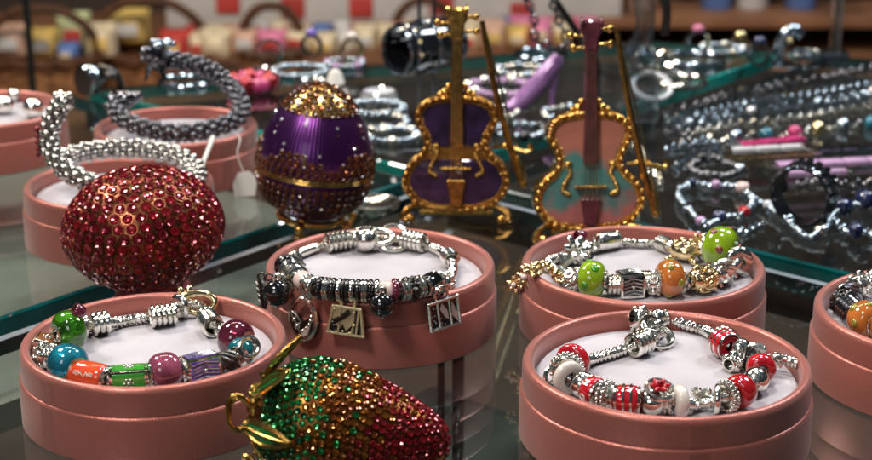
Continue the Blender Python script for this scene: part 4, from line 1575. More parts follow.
def bow(label, p0, p1, m):
    """miniature bow standing from p0 (frog, low) to p1 (tip, high)"""
    o = Vector((p0.x, p0.y, 0))
    t = thing('violin_bow', label, 'bow', o, group='miniature bows')
    a, c_ = p0 - o, p1 - o
    d = (c_ - a).normalized()
    side = d.cross(Vector((0, 1, 0))).normalized()
    pts = spline([a, a.lerp(c_, .3) + side * 0.0016, a.lerp(c_, .65) + side * 0.0016, c_], 8)
    b = MB(); b.tube(pts, [0.0019 - 0.0007 * i / len(pts) for i in range(len(pts))], 8)
    b.sphere(0.0021, T(a), 10, 8)
    b.build('stick', m, t)
    b = MB(); b.tube([a - side * 0.0016 + d * 0.008, c_ - side * 0.0003 - d * 0.001], 0.0005, 6, flat=1.6)
    b.build('hair', 'palegold', t)
    b = MB(); b.box(0.0034, 0.0024, 0.0085, frame(a + d * 0.0065 - side * 0.0006, d), 0.0005)
    b.sphere(0.0015, T(a + d * 0.012), 10, 8)
    b.build('frog', 'gold', t)
    return t


v1 = P(456, 219, 0.0)
violin('gold miniature violin with purple enamel panels, standing behind the centre box', (v1.x, v1.y, 0), R(-2), 0.93, 'purpen', 'oldgold', 'oldgold')
v2 = P(588, 239, 0.0)
violin('miniature violin in pink and teal lacquer with plum neck and gold rim', (v2.x, v2.y, 0), R(3), 0.93, 'pinkteal', 'plumwood', 'gold')
bow('gold bow held upright beside the purple violin', PY(523, 184, v1.y - 0.004), PY(482, 21, v1.y + 0.010), 'oldgold')
bow('gold bow held upright beside the pink and teal violin', PY(656, 213, v2.y - 0.004), PY(617, 30, v2.y + 0.012), 'oldgold')


# ================================================================== BANGLES OVER BOXES F AND G
def rope_bangle(label, path, rad, m, dark, group, name='rope_bangle'):
    o = Vector((path[0].x, path[0].y, 0))
    t = thing(name, label, 'bangle', o, group=group)
    pts = resample(spline([p - o for p in path], 10), rad * 0.80)
    b = MB(); b.tube(pts, rad * 0.72, 10)
    t_core = b.build('core_band', dark, t)
    b = MB()
    prev = None
    for i, p in enumerate(pts):
        a = pts[max(0, i - 1)]; c_ = pts[min(len(pts) - 1, i + 1)]
        d = (c_ - a).normalized()
        u = prev - d * prev.dot(d) if prev is not None else d.orthogonal()
        u.normalize(); prev = u
        v = d.cross(u)
        for k_ in range(5):
            an = 2 * PI * k_ / 5 + i * 0.63
            b.sphere(rad * 0.43, T(p + (u * math.cos(an) + v * math.sin(an)) * rad * 0.80), 9, 7)
    b.build('beaded_wrap', m, t)
    return t, pts


fy = BOXES['F'][1]
pathF = [PY(64, 101, fy - 0.004), PY(52, 122, fy - 0.006), PY(50, 145, fy - 0.010), PY(66, 170, fy - 0.018), PY(100, 187, fy - 0.026), PY(140, 196, fy - 0.030),
         PY(180, 191, fy - 0.022), PY(197, 174, fy + 0.000), PY(182, 158, fy + 0.018), PY(150, 150, fy + 0.026), PY(112, 149, fy + 0.024), PY(82, 153, fy + 0.014), PY(66, 158, fy + 0.006)]
tF, ptsF = rope_bangle('bright silver beaded rope bangle leaning on the box behind the red egg', pathF, 0.0041, 'duskysilver', 'oxid', 'beaded bangles on boxes')
for k_, (i, r_) in enumerate(((0, 0.0042), (-1, 0.0042))):
    b = MB(); b.sphere(r_, T(ptsF[i]), 16, 10); b.torus(r_ * 0.9, 0.0008, T(ptsF[i]) @ RX(PI / 2), 20, 6)
    b.sphere(0.0016, T(ptsF[i] + Vector((0.003, -0.002, 0.003))), 10, 6); b.sphere(0.0016, T(ptsF[i] + Vector((-0.003, -0.002, 0.003))), 10, 6)
    b.build('end_cap', 'silver', tF)
b = MB(); q = ptsF[len(ptsF) // 12]
for k_ in range(5):
    b.sphere(0.0014, T(q + Vector((-0.0045, -0.002, 0.003 - 0.0028 * k_))), 10, 6)
b.build('red_stones', 'ruby', tF)

gy = BOXES['G'][1]
pathG = [PY(158, 58, gy + 0.012), PY(178, 61, gy + 0.018), PY(202, 66, gy + 0.024), PY(224, 80, gy + 0.022), PY(240, 100, gy + 0.012), PY(238, 117, gy - 0.004), PY(214, 128, gy - 0.018),
         PY(182, 133, gy - 0.026), PY(148, 129, gy - 0.022), PY(122, 118, gy - 0.012), PY(114, 106, gy + 0.000), PY(122, 100, gy + 0.006)]
tG, ptsG = rope_bangle('dark steel rope bangle with dragon heads propped on its pink box', pathG, 0.0042, 'gunmetal', 'oxid', 'beaded bangles on boxes')


def dragon_head(p, d, s=1.0):
    d = d.normalized()
    X = frame(p, d)
    b = MB()
    b.sphere(0.0062 * s, X @ T(0, 0, 0.002) @ SC(0.9, 0.9, 1.2), 16, 10)
    b.sphere(0.0042 * s, X @ T(0, 0, 0.009 * s) @ SC(0.9, 0.8, 1.2), 14, 8)
    b.torus(0.0056 * s, 0.0012, X @ T(0, 0, -0.003), 20, 6)
    for s_ in (-1, 1):
        b.sphere(0.0017 * s, X @ T(s_ * 0.004 * s, -0.003 * s, 0.006 * s), 10, 8)
        b.tube([X @ Vector((s_ * 0.003 * s, -0.004 * s, 0.001)), X @ Vector((s_ * 0.0055 * s, -0.009 * s, -0.002)), X @ Vector((s_ * 0.005 * s, -0.013 * s, -0.001))], [0.0018 * s, 0.0012 * s, 0.0003], 8)
    b.build('dragon_head', 'gunmetal', tG)


dragon_head(ptsG[0], ptsG[0] - ptsG[3] + Vector((0.004, -0.002, 0.002)), 1.0)
dragon_head(ptsG[-1], Vector((0.8, -0.1, 0.25)), 0.9)
# small blossom crest over the upper head
b = MB()
q = PY(163, 44, gy + 0.008) - Vector(tG.location)
for i in range(6):
    b.sphere(1, T(q) @ RZ(i * 1.05) @ T(0.0035, 0, 0.001 * (i % 2)) @ SC(0.0034, 0.0019, 0.0018), 10, 6)
b.tube([q + Vector((-0.001, 0, -0.006)), q], 0.0016, 8)
b.build('crest', 'bluesteel', tG)

# ---- studs in box H
hz = PAD
for k_, (px, py, r_, lab) in enumerate(((4, 105, 0.0052, 'silver ball stud earring nearest the picture edge'), (33, 108, 0.0055, 'silver ball stud earring near the box rim, beside the bangle'),
                                        (14, 95, 0.0036, 'smaller silver stud earring lying further back in the box'))):
    p = P(px, py, hz + r_)
    t = thing('stud_earring', lab, 'earring', (p.x, p.y, hz), group='stud earrings in the pink box')
    b = MB(); b.sphere(r_, T(0, 0, r_), 20, 12); b.build('ball', 'silver', t)
    b = MB(); b.tube([(r_ * .9, 0, r_), (r_ * 2.1, 0.001, r_ * .6)], 0.0005, 6); b.build('pin', 'silver', t)

# ---- price tag and stick by the bangle box
p = P(246, 197, 0.0)
t = thing('price_tag', 'blank white swing tag on a thread in front of the dragon bangle box', 'tag', (p.x, p.y, 0.0))
b = MB()
b.prism([(-0.0055, 0), (0.0045, 0.0005), (0.0055, 0.009), (0.0015, 0.0125), (-0.0040, 0.0115), (-0.0062, 0.006)], 0.0006, RX(PI / 2 - 0.25), 0.0001)
b.build('card', 'tagw', t)
b = MB(); b.tube(spline([(-0.001, 0.003, 0.0115), (-0.004, 0.005, 0.020), (-0.003, 0.010, 0.026), (-0.006, 0.020, 0.026)], 5), 0.0003, 5)
b.build('thread', 'tagw', t)
p0, p1 = PY(203, 163, fy + 0.03), PY(213, 138, fy + 0.05)
o0 = Vector((p0.x, p0.y, 0))
t = thing('wooden_stick', 'pale thin stick poking out behind the silver bangle', 'stick', o0)
b = MB(); b.tube([p0 - o0 + (p0 - p1) * 1.0, p1 - o0], 0.0011, 8); b.build('shaft', 'tagw', t)
b = MB(); b.sphere(0.0013, T(p1 - o0), 10, 8); b.build('tip', 'tagw', t)


# ================================================================== REAR PANE CLUTTER
def finger_ring(label, px, py, r_, m, rz=0.0, stone=None, lie=False, group='rings on the rear glass', w_=0.0024):
    p = P(px, py, 0.0)
    t = thing('finger_ring', label, 'ring', (p.x, p.y, 0.0), rz, group)
    b = MB()
    X = T(0, 0, w_) if lie else T(0, 0, r_ + 0.0012) @ RX(PI / 2)
    b.lathe([(r_ - 0.0006, -w_), (r_ + 0.0008, -w_ * 0.9), (r_ + 0.0012, 0), (r_ + 0.0008, w_ * 0.9), (r_ - 0.0006, w_)], 32, X, True)
    b.build('band', m, t)
    if stone:
        b = MB(); b.sphere(1, T(0, 0, 2 * r_ + 0.003) @ SC(0.0042, 0.0036, 0.003), 16, 10) if not lie else b.sphere(1, T(0, -r_, w_ + 0.002) @ SC(0.0042, 0.003, 0.003), 16, 10)
        b.build('stone', stone, t)
    return t


def flat_bangle(label, px, py, r_, m, th=0.0016, lean=0.0, rz=0.0, group='plain bangles', beads=0, m2=None, z=0.0):
    p = P(px, py, z)
    t = thing('bangle', label, 'bangle', (p.x, p.y, z), rz, group)
    X = T(0, r_ * 0 , th + r_ * math.sin(lean)) @ RX(lean)
    b = MB()
    if beads:
        pts = [X @ Vector((r_ * math.cos(2 * PI * i / beads), r_ * math.sin(2 * PI * i / beads), 0)) for i in range(beads)]
        for i, q in enumerate(pts):
            b.sphere(th * (1.0 if i % 3 else 1.25), T(q), 10, 7)
        b.build('bead_ring', m, t)
        if m2:
            b = MB()
            for i, q in enumerate(pts):
                if i % 4 == 1:
                    b.sphere(th * 1.45, T(q + Vector((0, 0, 0.0004))), 10, 7)
            b.build('accent_beads', m2, t)
    else:
        b.torus(r_, th, X, 48, 10, 1.4)
        b.build('hoop', m, t)
    return t


def chain(label, pts, link_r, m, group, stones=None, thick=0.0007, cat='necklace', name='chain_necklace', z=0.0016):
    w = [Vector(q) if len(q) == 3 and isinstance(q, Vector) else P(q[0], q[1], z) for q in pts]
    o = Vector((w[0].x, w[0].y, 0))
    t = thing(name, label, cat, o, group=group)
    if not isinstance(pts[0], Vector):                # chains never lie quite straight
        w = [w[0]] + [a.lerp(c_, f_) + Vector((random.uniform(-.002, .002), random.uniform(-.004, .004), 0)) for a, c_ in zip(w, w[1:]) for f_ in (0.5, 1.0)]
    path = resample(spline([q - o for q in w], 8), link_r * 2.1)
    b = MB()
    for i, p in enumerate(path[:-1]):
        d = path[i + 1] - p
        X = frame(p, d)
        b.torus(link_r, thick, X @ RY(PI / 2) @ RX(PI / 2 * (i % 2) * 0.8 + 0.3) @ SC(1.25, 1, 1), 12, 6)
    b.build('links', m, t)
    if stones:
        ms, step, rr = stones
        for i in range(2, len(path), step):
            b = MB(); b.sphere(rr, T(path[i] + Vector((0, -0.0008, 0.001))), 12, 8)
            b.build('stone', ms[(i // step) % len(ms)], t)
    return t


# watch-like ring pair at the left
p = P(90, 97, 0)
t = thing('watch_case', 'chrome round watch case standing on edge at the far left', 'watch', (p.x, p.y, 0), -0.7)
b = MB(); b.lathe([(0.0, -0.004), (0.0085, -0.004), (0.0100, -0.003), (0.0104, 0.0), (0.0100, 0.003), (0.0088, 0.0046)], 40, T(0, 0, 0.0106) @ RX(PI / 2)); b.build('case', 'bluesteel', t)
b = MB(); b.lathe([(0.0, 0.0040), (0.0084, 0.0044)], 40, T(0, 0, 0.0106) @ RX(PI / 2)); b.build('dial', 'darkwood', t)
b = MB(); b.tube(spline([(0.006, 0.004, 0.019), (0.013, 0.009, 0.016), (0.016, 0.011, 0.009), (0.014, 0.010, 0.002)], 6), 0.0038, 10, flat=0.6); b.build('strap', 'darken', t)
finger_ring('small dark ring standing beside the chrome watch case', 112, 100, 0.0062, 'oxid', 0.4, 'oxid')
# clear bangle, red bead bracelet, silver lids, the first for a light reflection
flat_bangle('clear glassy bangle lying behind the dragon bangle', 186, 84, 0.0165, 'bluesteel', 0.0013)
p = P(240, 100, 0)
t = flat_bangle('raspberry red bead bracelet bunched beside the dragon bangle', 252, 90, 0.0115, 'magenta', 0.0046, beads=18, m2='ruby2')


def lid(label, px, py, r_, m='bluesteel'):
    p = P(px, py, 0)
    t = thing('shallow_dish', label, 'lid', (p.x, p.y, 0), group='shallow silver lids')
    b = MB(); b.lathe([(0, 0.001), (r_ * 0.86, 0.001), (r_ * 0.9, 0.0035), (r_, 0.0038), (r_, 0.0003), (0, 0.0002)], 36); b.build('bowl', m, t)
    b = MB(); b.torus(r_ * 0.95, 0.0007, T(0, 0, 0.0038), 36, 6); b.build('lip', 'silver', t)
    return t


lid('silver disc standing in for a light reflection behind the raspberry bracelet', 262, 77, 0.013)  # disc added in place of a round white light reflection
lid('white shallow dish lying right of the pale ring cone', 379, 97, 0.011, 'whitepl')
lid('silver shallow dish beside the clear acrylic hook', 640, 56, 0.014)
lid('silver shallow dish under the chrome hook', 806, 58, 0.012)
# ring cone
p = P(336, 118, 0)
t = thing('ring_cone', 'pale grey cone standing behind the purple egg', 'ring cone', (p.x, p.y, 0))
b = MB(); b.lathe([(0.0, 0.0), (0.0115, 0.0), (0.0110, 0.002), (0.0035, 0.027), (0.0018, 0.0285), (0, 0.029)], 32); b.build('cone', 'tagw', t)
b = MB(); b.torus(0.0055, 0.0012, T(0, 0, 0.0195), 24, 8); b.build('ring', 'silver', t)

# scattered bangles and bracelets, blurred
sc = [
    (300, 74, 0.017, 'bluesteel', 0.0020, 24, None, 'wide silver bead bracelet behind the purple egg top'),
    (318, 88, 0.014, 'silver', 0.0016, 0, None, 'thin silver bangle close behind the purple egg'),
    (345, 66, 0.012, 'bluesteel', 0.0018, 20, 'lilac', 'silver bracelet with lilac beads left of the dark cuff'),
    (376, 112, 0.0165, 'bluesteel', 0.0022, 26, None, 'silver bead bracelet just beyond the glass joint'),
    (372, 126, 0.020, 'silver', 0.0020, 30, 'bluesteel', 'large pale blue silver bracelet right of the purple egg'),
    (392, 139, 0.0145, 'bluesteel', 0.0021, 22, 'silver', 'silver bead bracelet in front of its larger neighbour by the purple violin'),
    (500, 92, 0.020, 'lilac', 0.0026, 28, 'silver', 'lilac bead bracelet between the two violin necks'),
    (492, 115, 0.015, 'silver', 0.0018, 24, None, 'silver bead bracelet behind the purple violin bow'),
    (540, 58, 0.017, 'bluesteel', 0.0018, 0, None, 'pale steel bangle under the hanging chain'),
    (520, 74, 0.015, 'silver', 0.0020, 22, 'bluesteel', 'silver bead bracelet behind the lavender shoe'),
    (694, 62, 0.020, 'bluesteel', 0.0016, 0, None, 'steel bangle on the rear glass beside the pink stone ring'),
    (722, 52, 0.014, 'bluesteel', 0.0020, 20, 'silver', 'silver bead bracelet at the counter rear edge'),
    (680, 84, 0.016, 'silver', 0.0015, 0, None, 'thin silver bangle just behind the green glass edge'),
    (575, 118, 0.018, 'silver', 0.0020, 24, 'bluesteel', 'silver bracelet hidden behind the pink violin shoulder'),
    (520, 135, 0.014, 'bluesteel', 0.0022, 18, 'darken', 'silver and black bracelet beside the purple violin bow'),
]
for px, py, r_, m, th, nb, m2, lab in sc:
    flat_bangle(lab, px, py, r_, m, th, beads=nb, m2=m2, rz=random.uniform(0, 3), group='bracelets scattered on the rear glass')
for (px, py, r_, m, rz, stn, lab) in ((270, 66, 0.008, 'silver', 0.3, None, 'plain silver ring standing near the counter rear edge'),
                                      (312, 58, 0.007, 'silver', -0.4, 'violet', 'silver ring with violet stone near the rear edge'),
                                      (352, 63, 0.0075, 'palegold', 0.6, 'white', 'gold ring with a glowing pale stone near the dark cuff'),
                                      (697, 55, 0.0075, 'bluesteel', 0.2, 'pinkp', 'silver ring with a pink stone at the counter rear'),
                                      (739, 60, 0.007, 'palegold', -0.3, 'palegold', 'gold topped ring near the chrome hook'),
                                      (664, 72, 0.007, 'silver', 0.8, None, 'plain silver ring beside the white plastic bangle'),
                                      (758, 66, 0.007, 'bluesteel', 0.1, 'blueen', 'silver ring with dark blue stone near the chrome hook'),
                                      (362, 158, 0.0075, 'bluesteel', 0.2, None, 'plain steel ring on the joint beside the purple egg')):
    finger_ring(lab, px, py, r_, m, rz, stn)
# small silver dish near purple egg foot
p = P(372, 213, 0)
t = thing('silver_trinket', 'polished silver dish with a turned up foot behind the centre box', 'dish', (p.x, p.y, 0))
b = MB(); b.lathe([(0, 0.0005), (0.007, 0.0006), (0.0125, 0.003), (0.0135, 0.0058), (0.0120, 0.0062), (0.0075, 0.0035), (0, 0.003)], 36); b.build('bowl', 'silver', t)
b = MB(); b.torus(0.0068, 0.0011, T(0, 0, 0.0011), 28, 8); b.build('foot_ring', 'silver', t)

# lavender shoe
p = P(532, 112, 0)
t = thing('shoe_trinket', 'lavender high-heeled shoe trinket behind the two violins', 'trinket shoe', (p.x, p.y, 0), R(12))
sp_ = spline([(-0.016, 0, 0.0030), (-0.009, 0, 0.0050), (-0.002, 0, 0.0110), (0.006, 0, 0.0200), (0.013, 0, 0.0285), (0.0155, 0, 0.0330)], 6)
n_ = len(sp_)
b = MB(); b.tube(sp_, [0.0018 + 0.0042 * math.sin(PI * min(1, 0.12 + 0.8 * i / n_)) for i in range(n_)], 14); b.build('upper', 'lav', t)
b = MB(); b.tube([(0.0125, 0, 0.0250), (0.0120, 0, 0.012), (0.0115, 0, 0.0002)], [0.0040, 0.0020, 0.0014], 12); b.build('heel', 'lav', t)
b = MB(); b.tube([(-0.0175, 0, 0.0008), (-0.008, 0, 0.0012), (0.000, 0, 0.0060)], 0.0016, 10, flat=0.6); b.build('sole', 'silver', t)

# cuff on its two-rod stand
cy0 = P(430, 122, 0).y
cb = P(428, 122, 0)
t = thing('cuff_stand', 'slim two-rod metal stand carrying the dark cuff', 'stand', (cb.x, cb.y, 0))
rods = [PY(419, 0, cb.y).x, PY(434, 0, cb.y).x]
for x_ in rods:
    b = MB(); b.tube([(x_ - cb.x, 0.006, 0.0028), (x_ - cb.x, 0.006, 0.13)], 0.0011, 10); b.build('rod', 'steel', t)
b = MB(); b.box(0.040, 0.022, 0.0026, T(0.0, 0.004, 0.0015), 0.0006); b.build('base', 'steel', t)
ce = PY(431, 47, cb.y)
t = thing('cuff_bracelet', 'glossy black oval cuff with silver trim hanging behind the purple violin', 'cuff', (ce.x, ce.y, ce.z - 0.0145), R(42))
t.scale = (0.87, 0.87, 0.87)
prof = []
b = MB()
X = T(0, 0.006, 0.0165) @ RY(PI / 2) @ SC(0.0170, 0.0170, 1)
b.lathe([(0.70, -0.0235), (0.80, -0.0245), (0.90, -0.0230), (0.97, -0.017), (1.0, -0.006), (1.0, 0.006), (0.97, 0.017), (0.90, 0.0230), (0.80, 0.0245), (0.70, 0.0235), (0.78, 0)], 56, X, True)
cuff = b.build('cuff_body', 'darken', t)
for x_, rr_ in ((-0.0235, 0.0148), (-0.0185, 0.0163), (-0.001, 0.0171), (0.0235, 0.0148)):
    b = MB(); b.torus(rr_, 0.0011, T(x_, 0.006, 0.0165) @ ALONGX, 48, 8)
    b.build('silver_trim', 'bluesteel', t)
for i in range(3):
    b = MB(); b.sphere(0.0016, T(-0.0175, 0.006 - 0.0168 * math.cos(i * 0.5 - 0.1), 0.0165 + 0.0168 * math.sin(i * 0.5 - 0.1)), 10, 8); b.build('stud', 'palegold', t)

# hanging chain over a slanted rod
hy = P(560, 122, 0).y + 0.02
a0, a1 = PY(596, 60, hy), PY(548, -10, hy)
o0 = Vector((PY(600, 66, hy).x, hy, 0))
t = thing('chain_stand', 'slanted dark rod rising behind the pink violin scroll', 'stand', o0)
b = MB(); b.tube([(0, 0, 0.003), (0, 0, 0.020), a0 - o0, a1 - o0], 0.0021, 10); b.build('rod', 'oxid', t)
b = MB(); b.lathe([(0, 0.0003), (0.014, 0.0003), (0.014, 0.002), (0.003, 0.004), (0, 0.004)], 28); b.build('base', 'oxid', t)
chain('dark silver chain hanging in a loop from the slanted rod',
      [PY(549, -10, hy - 0.003), PY(558, 18, hy - 0.004), PY(566, 40, hy - 0.004), PY(560, 50, hy - 0.004), PY(548, 46, hy - 0.004), PY(536, 40, hy - 0.004), PY(534, 18, hy - 0.004), PY(528, -4, hy - 0.003), PY(545, -13, hy - 0.003)],
      0.0022, 'steel', 'chains on the counter', thick=0.0008)

# clear acrylic hook and block, white bangle
ab = P(628, 120, 0)
t = thing('acrylic_stand', 'clear acrylic block with a curved hook arm behind the pink violin', 'stand', (ab.x, ab.y, 0))
b = MB(); b.box(0.032, 0.020, 0.026, T(0, 0, 0.0135), 0.0015); b.build('block', 'acryl', t)
hk = [PY(612, 70, ab.y) , PY(630, 58, ab.y), PY(643, 36, ab.y), PY(645, 12, ab.y), PY(640, -12, ab.y)]
hk = [Vector((0, 0, 0.0265))] + [q - Vector((ab.x, ab.y, 0)) for q in hk[1:]]
b = MB(); b.tube(spline(hk, 8), 0.0062, 14, flat=0.8); b.build('hook_arm', 'acryl', t)
b = MB(); b.tube([q + Vector((0.0125, 0.002, 0)) for q in spline(hk[2:], 8)], 0.0026, 10); b.build('dark_rail', 'oxid', t)
p = P(653, 100, 0)
t = thing('bangle', 'glossy white plastic bangle leaning on the acrylic block', 'bangle', (p.x, p.y, 0), 0.15)
b = MB(); b.torus(0.0115, 0.0017, T(0, 0.004, 0.0075) @ RX(R(30)), 48, 10); b.build('hoop', 'whitepl', t)

# chrome hook on a round foot
p = P(786, 66, 0)
t = thing('chrome_hook', 'chrome hook stand at the end of the green glass edge', 'hook', (p.x, p.y, 0))
b = MB(); b.tube(spline([(-0.004, 0, 0.002), (-0.005, 0, 0.014), (-0.002, 0, 0.022), (0.004, 0, 0.0245), (0.009, 0, 0.021)], 8), 0.0036, 14); b.build('hook_arm', 'bluesteel', t)
b = MB(); b.lathe([(0, 0.0004), (0.011, 0.0004), (0.0108, 0.002), (0.004, 0.0032), (0, 0.0034)], 32); b.build('foot', 'bluesteel', t)
b = MB(); b.sphere(0.0022, T(0.0005, -0.0038, 0.0175), 12, 8); b.build('gold_knob', 'palegold', t)

# clear upright sheet edge at the far right
p = P(834, 56, 0)
t = thing('glass_divider', 'narrow clear upright strip at the right rear of the counter', 'divider', (p.x, p.y, 0))
b = MB(); b.box(0.006, 0.010, 0.085, T(0, 0, 0.0445), 0.0008); b.build('strip', 'acryl', t)
b = MB(); b.box(0.018, 0.014, 0.003, T(0, 0, 0.0017), 0.0005); b.build('clip', 'bluesteel', t)

# ================================================================== RIGHT PANE
gch = 'chains on the counter'
chain('fine silver chain laid straight, nearest the green glass edge', [(660, 112), (700, 103), (760, 90), (820, 78), (880, 66)], 0.0024, 'steel', gch)
chain('silver chain with pale blue stones laid below the finest chain', [(672, 126), (730, 116), (800, 106), (885, 92)], 0.0026, 'bluesteel', gch, (('bluesteel', 'whitecr'), 9, 0.0030))
chain('silver chain with pink, aqua and gold stones above the enamel strips', [(715, 139), (770, 134), (830, 129), (890, 123)], 0.0028, 'silver', gch, (('bluesteel', 'turq', 'magenta', 'palegold'), 3, 0.0042))


for k_, (pts_, lr_, m_, lab) in enumerate((
        ([(668, 119), (720, 110), (790, 97), (885, 80)], 0.0017, 'bluesteel', 'fine bluish chain between the two straight silver chains'),
        ([(690, 133), (740, 124), (800, 117), (885, 107)], 0.0019, 'silver', 'fine bright chain just below the one with pale blue stones'),
        ([(668, 150), (690, 144), (712, 141), (722, 146), (704, 153), (684, 158), (672, 168)], 0.0018, 'bluesteel', 'curled thin chain at the inner end of the enamel strips'),
        ([(664, 136), (676, 131), (690, 139), (678, 146), (664, 144)], 0.0017, 'steel', 'small heap of thin chain by the pink violin bow'),
        ([(800, 184), (822, 180), (846, 184), (880, 180)], 0.0018, 'steel', 'thin dark chain lying in front of the pale pink strip'),
        ([(688, 232), (716, 238), (742, 230), (764, 222)], 0.0015, 'bluesteel', 'loose thin chain in front of the pearl and red bead bracelet'),
        ([(600, 122), (622, 134), (640, 150), (652, 170), (664, 186)], 0.0017, 'silver', 'thin silver chain trailing past the pink violin'))):
    chain(lab, pts_, lr_, m_, gch, thick=0.0006)


def strip(label, x0, y0, x1, y1, wd, m, th=0.003, clasp='silver'):
    a, c_ = P(x0, y0, 0.002), P(x1, y1, 0.002)
    o = Vector(((a.x + c_.x) / 2, (a.y + c_.y) / 2, 0))
    d = c_ - a
    t = thing('strip_bracelet', label, 'bracelet', o, math.atan2(d.y, d.x), group='flat enamel bracelets in a row')
    L_ = d.length
    b = MB()
    n = max(3, int(L_ / 0.012))
    for i in range(n):
        b.box(L_ / n * 0.94, wd, th, T(-L_ / 2 + L_ * (i + .5) / n, 0, th / 2 + 0.0006), 0.0007)
    b.build('enamel_band', m, t)
    for s_ in (-1, 1):
        b = MB()
        b.box(0.005, wd * 1.15, th * 1.2, T(s_ * (L_ / 2 + 0.002), 0, th / 2 + 0.0009), 0.0007)
        b.build('clasp_end', clasp, t)
    return t


strip('magenta enamel strip bracelet, farthest of the row', 738, 146, 803, 139, 0.007, 'magenta')
strip('white enamel strip bracelet behind the cream one', 730, 151, 806, 147, 0.005, 'whitepl')
strip('cream gold strip bracelet between the white and lilac strips', 722, 159, 812, 154, 0.006, 'palegold')
strip('long lilac enamel strip bracelet, nearest of the row', 775, 166, 890, 160, 0.008, 'lilac')
strip('silver link strip bracelet running off beside the pink stones', 812, 150, 890, 146, 0.010, 'bluesteel')
strip('pale pink strip bracelet in front of the lilac one', 786, 174, 846, 172, 0.005, 'lilac')


def bead_loop(label, pts, m, rr, acc, closed=True, z=0.0):
    w_ = [P(a, b_, z + rr) for a, b_ in pts]
    o = Vector((sum(q.x for q in w_) / len(w_), sum(q.y for q in w_) / len(w_), 0))
    t = thing('bead_bracelet', label, 'bracelet', o, group='bead bracelets on dark glass')
    path = resample(spline([q - o for q in w_], 8, closed), rr * 1.7, closed)
    b = MB()
    for i, q in enumerate(path):
        b.sphere(rr * random.uniform(0.75, 1.1), T(q + Vector((0, random.uniform(-.001, .001), random.uniform(0, .0015)))), 9, 7)
        if i % 2:
            b.torus(rr * 0.9, rr * 0.25, T(q) @ RX(random.uniform(0, 3)) @ RY(random.uniform(0, 3)), 12, 6)
    b.build('silver_beads', m, t)
    for (i, mm_, sc_) in acc:
        q = path[int(i * (len(path) - 1))]
        b = MB(); b.lathe(ring_prof(rr * 1.35 * sc_, 0.0008, rr * 1.4 * sc_, 0.7), 20, T(q + Vector((0, 0, rr * 0.9 * sc_))) @ RZ(i * 9) @ ALONGX, True)
        b.build('accent_bead', mm_, t)
    return t


bead_loop('silver bracelet with blue, red and pearl beads, left on the dark glass', [(678, 196), (692, 186), (712, 188), (730, 186), (748, 196), (752, 206), (742, 216), (724, 218), (706, 226), (690, 214)],
          'bluesteel', 0.0019, ((0.12, 'blueen', 1.0), (0.2, 'lilac', 0.9), (0.32, 'pearl', 1.2), (0.55, 'red', 1.0), (0.66, 'blueen', 1.1), (0.75, 'lilac', .8)))
bead_loop('silver bracelet running under the dark blue cuff', [(752, 200), (768, 208), (784, 220), (800, 234), (812, 238), (826, 230), (828, 214)], 'bluesteel', 0.0020,
          ((0.15, 'whitepl', .8), (0.4, 'bluesteel', 1.0), (0.7, 'silver', 1.0)), closed=False)
bead_loop('silver and dark blue bracelet cut by the picture edge', [(832, 218), (846, 212), (862, 206), (884, 202), (905, 214), (892, 232), (864, 236), (842, 230)], 'bluesteel', 0.0021,
          ((0.1, 'blueen', 1.5), (0.22, 'blueen', 1.6), (0.7, 'silver', 1), (0.85, 'blueen', 1.2)))
bead_loop('dark bead bracelet behind the pink violin bow', [(690, 168), (706, 160), (726, 164), (740, 172), (722, 178), (702, 176)], 'steel', 0.0022, ((0.2, 'darken', 1.0), (0.6, 'bluesteel', 1.0)))
# banded cuff standing
p = P(802, 226, 0)
t = thing('cuff_bracelet', 'blue black cuff with bright silver bars standing on the dark glass', 'cuff', (p.x, p.y, 0), R(-35))
b = MB()
b.lathe([(0.0128, -0.0055), (0.0140, -0.0055), (0.0146, -0.003), (0.0147, 0.003), (0.0140, 0.0055), (0.0128, 0.0055)], 48, T(0, 0, 0.0148) @ RX(PI / 2), True)
b.build('band', 'darken', t)
for i in range(8):
    a = R(5 + i * 17)
    b = MB(); b.box(0.0026, 0.0116, 0.0016, T(0, 0, 0.0148) @ RY(PI / 2 - a) @ T(0, 0, 0.0149), 0.0005); b.build('silver_bar', 'bluesteel', t)
p = P(778, 196, 0)
t = thing('bead_charm', 'single black bead with silver caps beside the blue cuff', 'bead', (p.x, p.y, 0))
b = MB(); b.sphere(0.0048, T(0, 0, 0.0050), 20, 12); b.build('stone', 'black', t)
b = MB(); b.torus(0.0022, 0.0007, T(0, 0, 0.0096), 18, 6); b.build('cap', 'silver', t)


# ================================================================== FAR BACKGROUND
BZ = -0.25
b = MB(); b.box(3.4, 0.75, 0.03, T(0, 2.25, BZ - 0.0155)); sh = b.build('display_shelf', 'wood')
tag(sh, 'wide brown shelf in the distance carrying wicker baskets and packets', 'shelf')


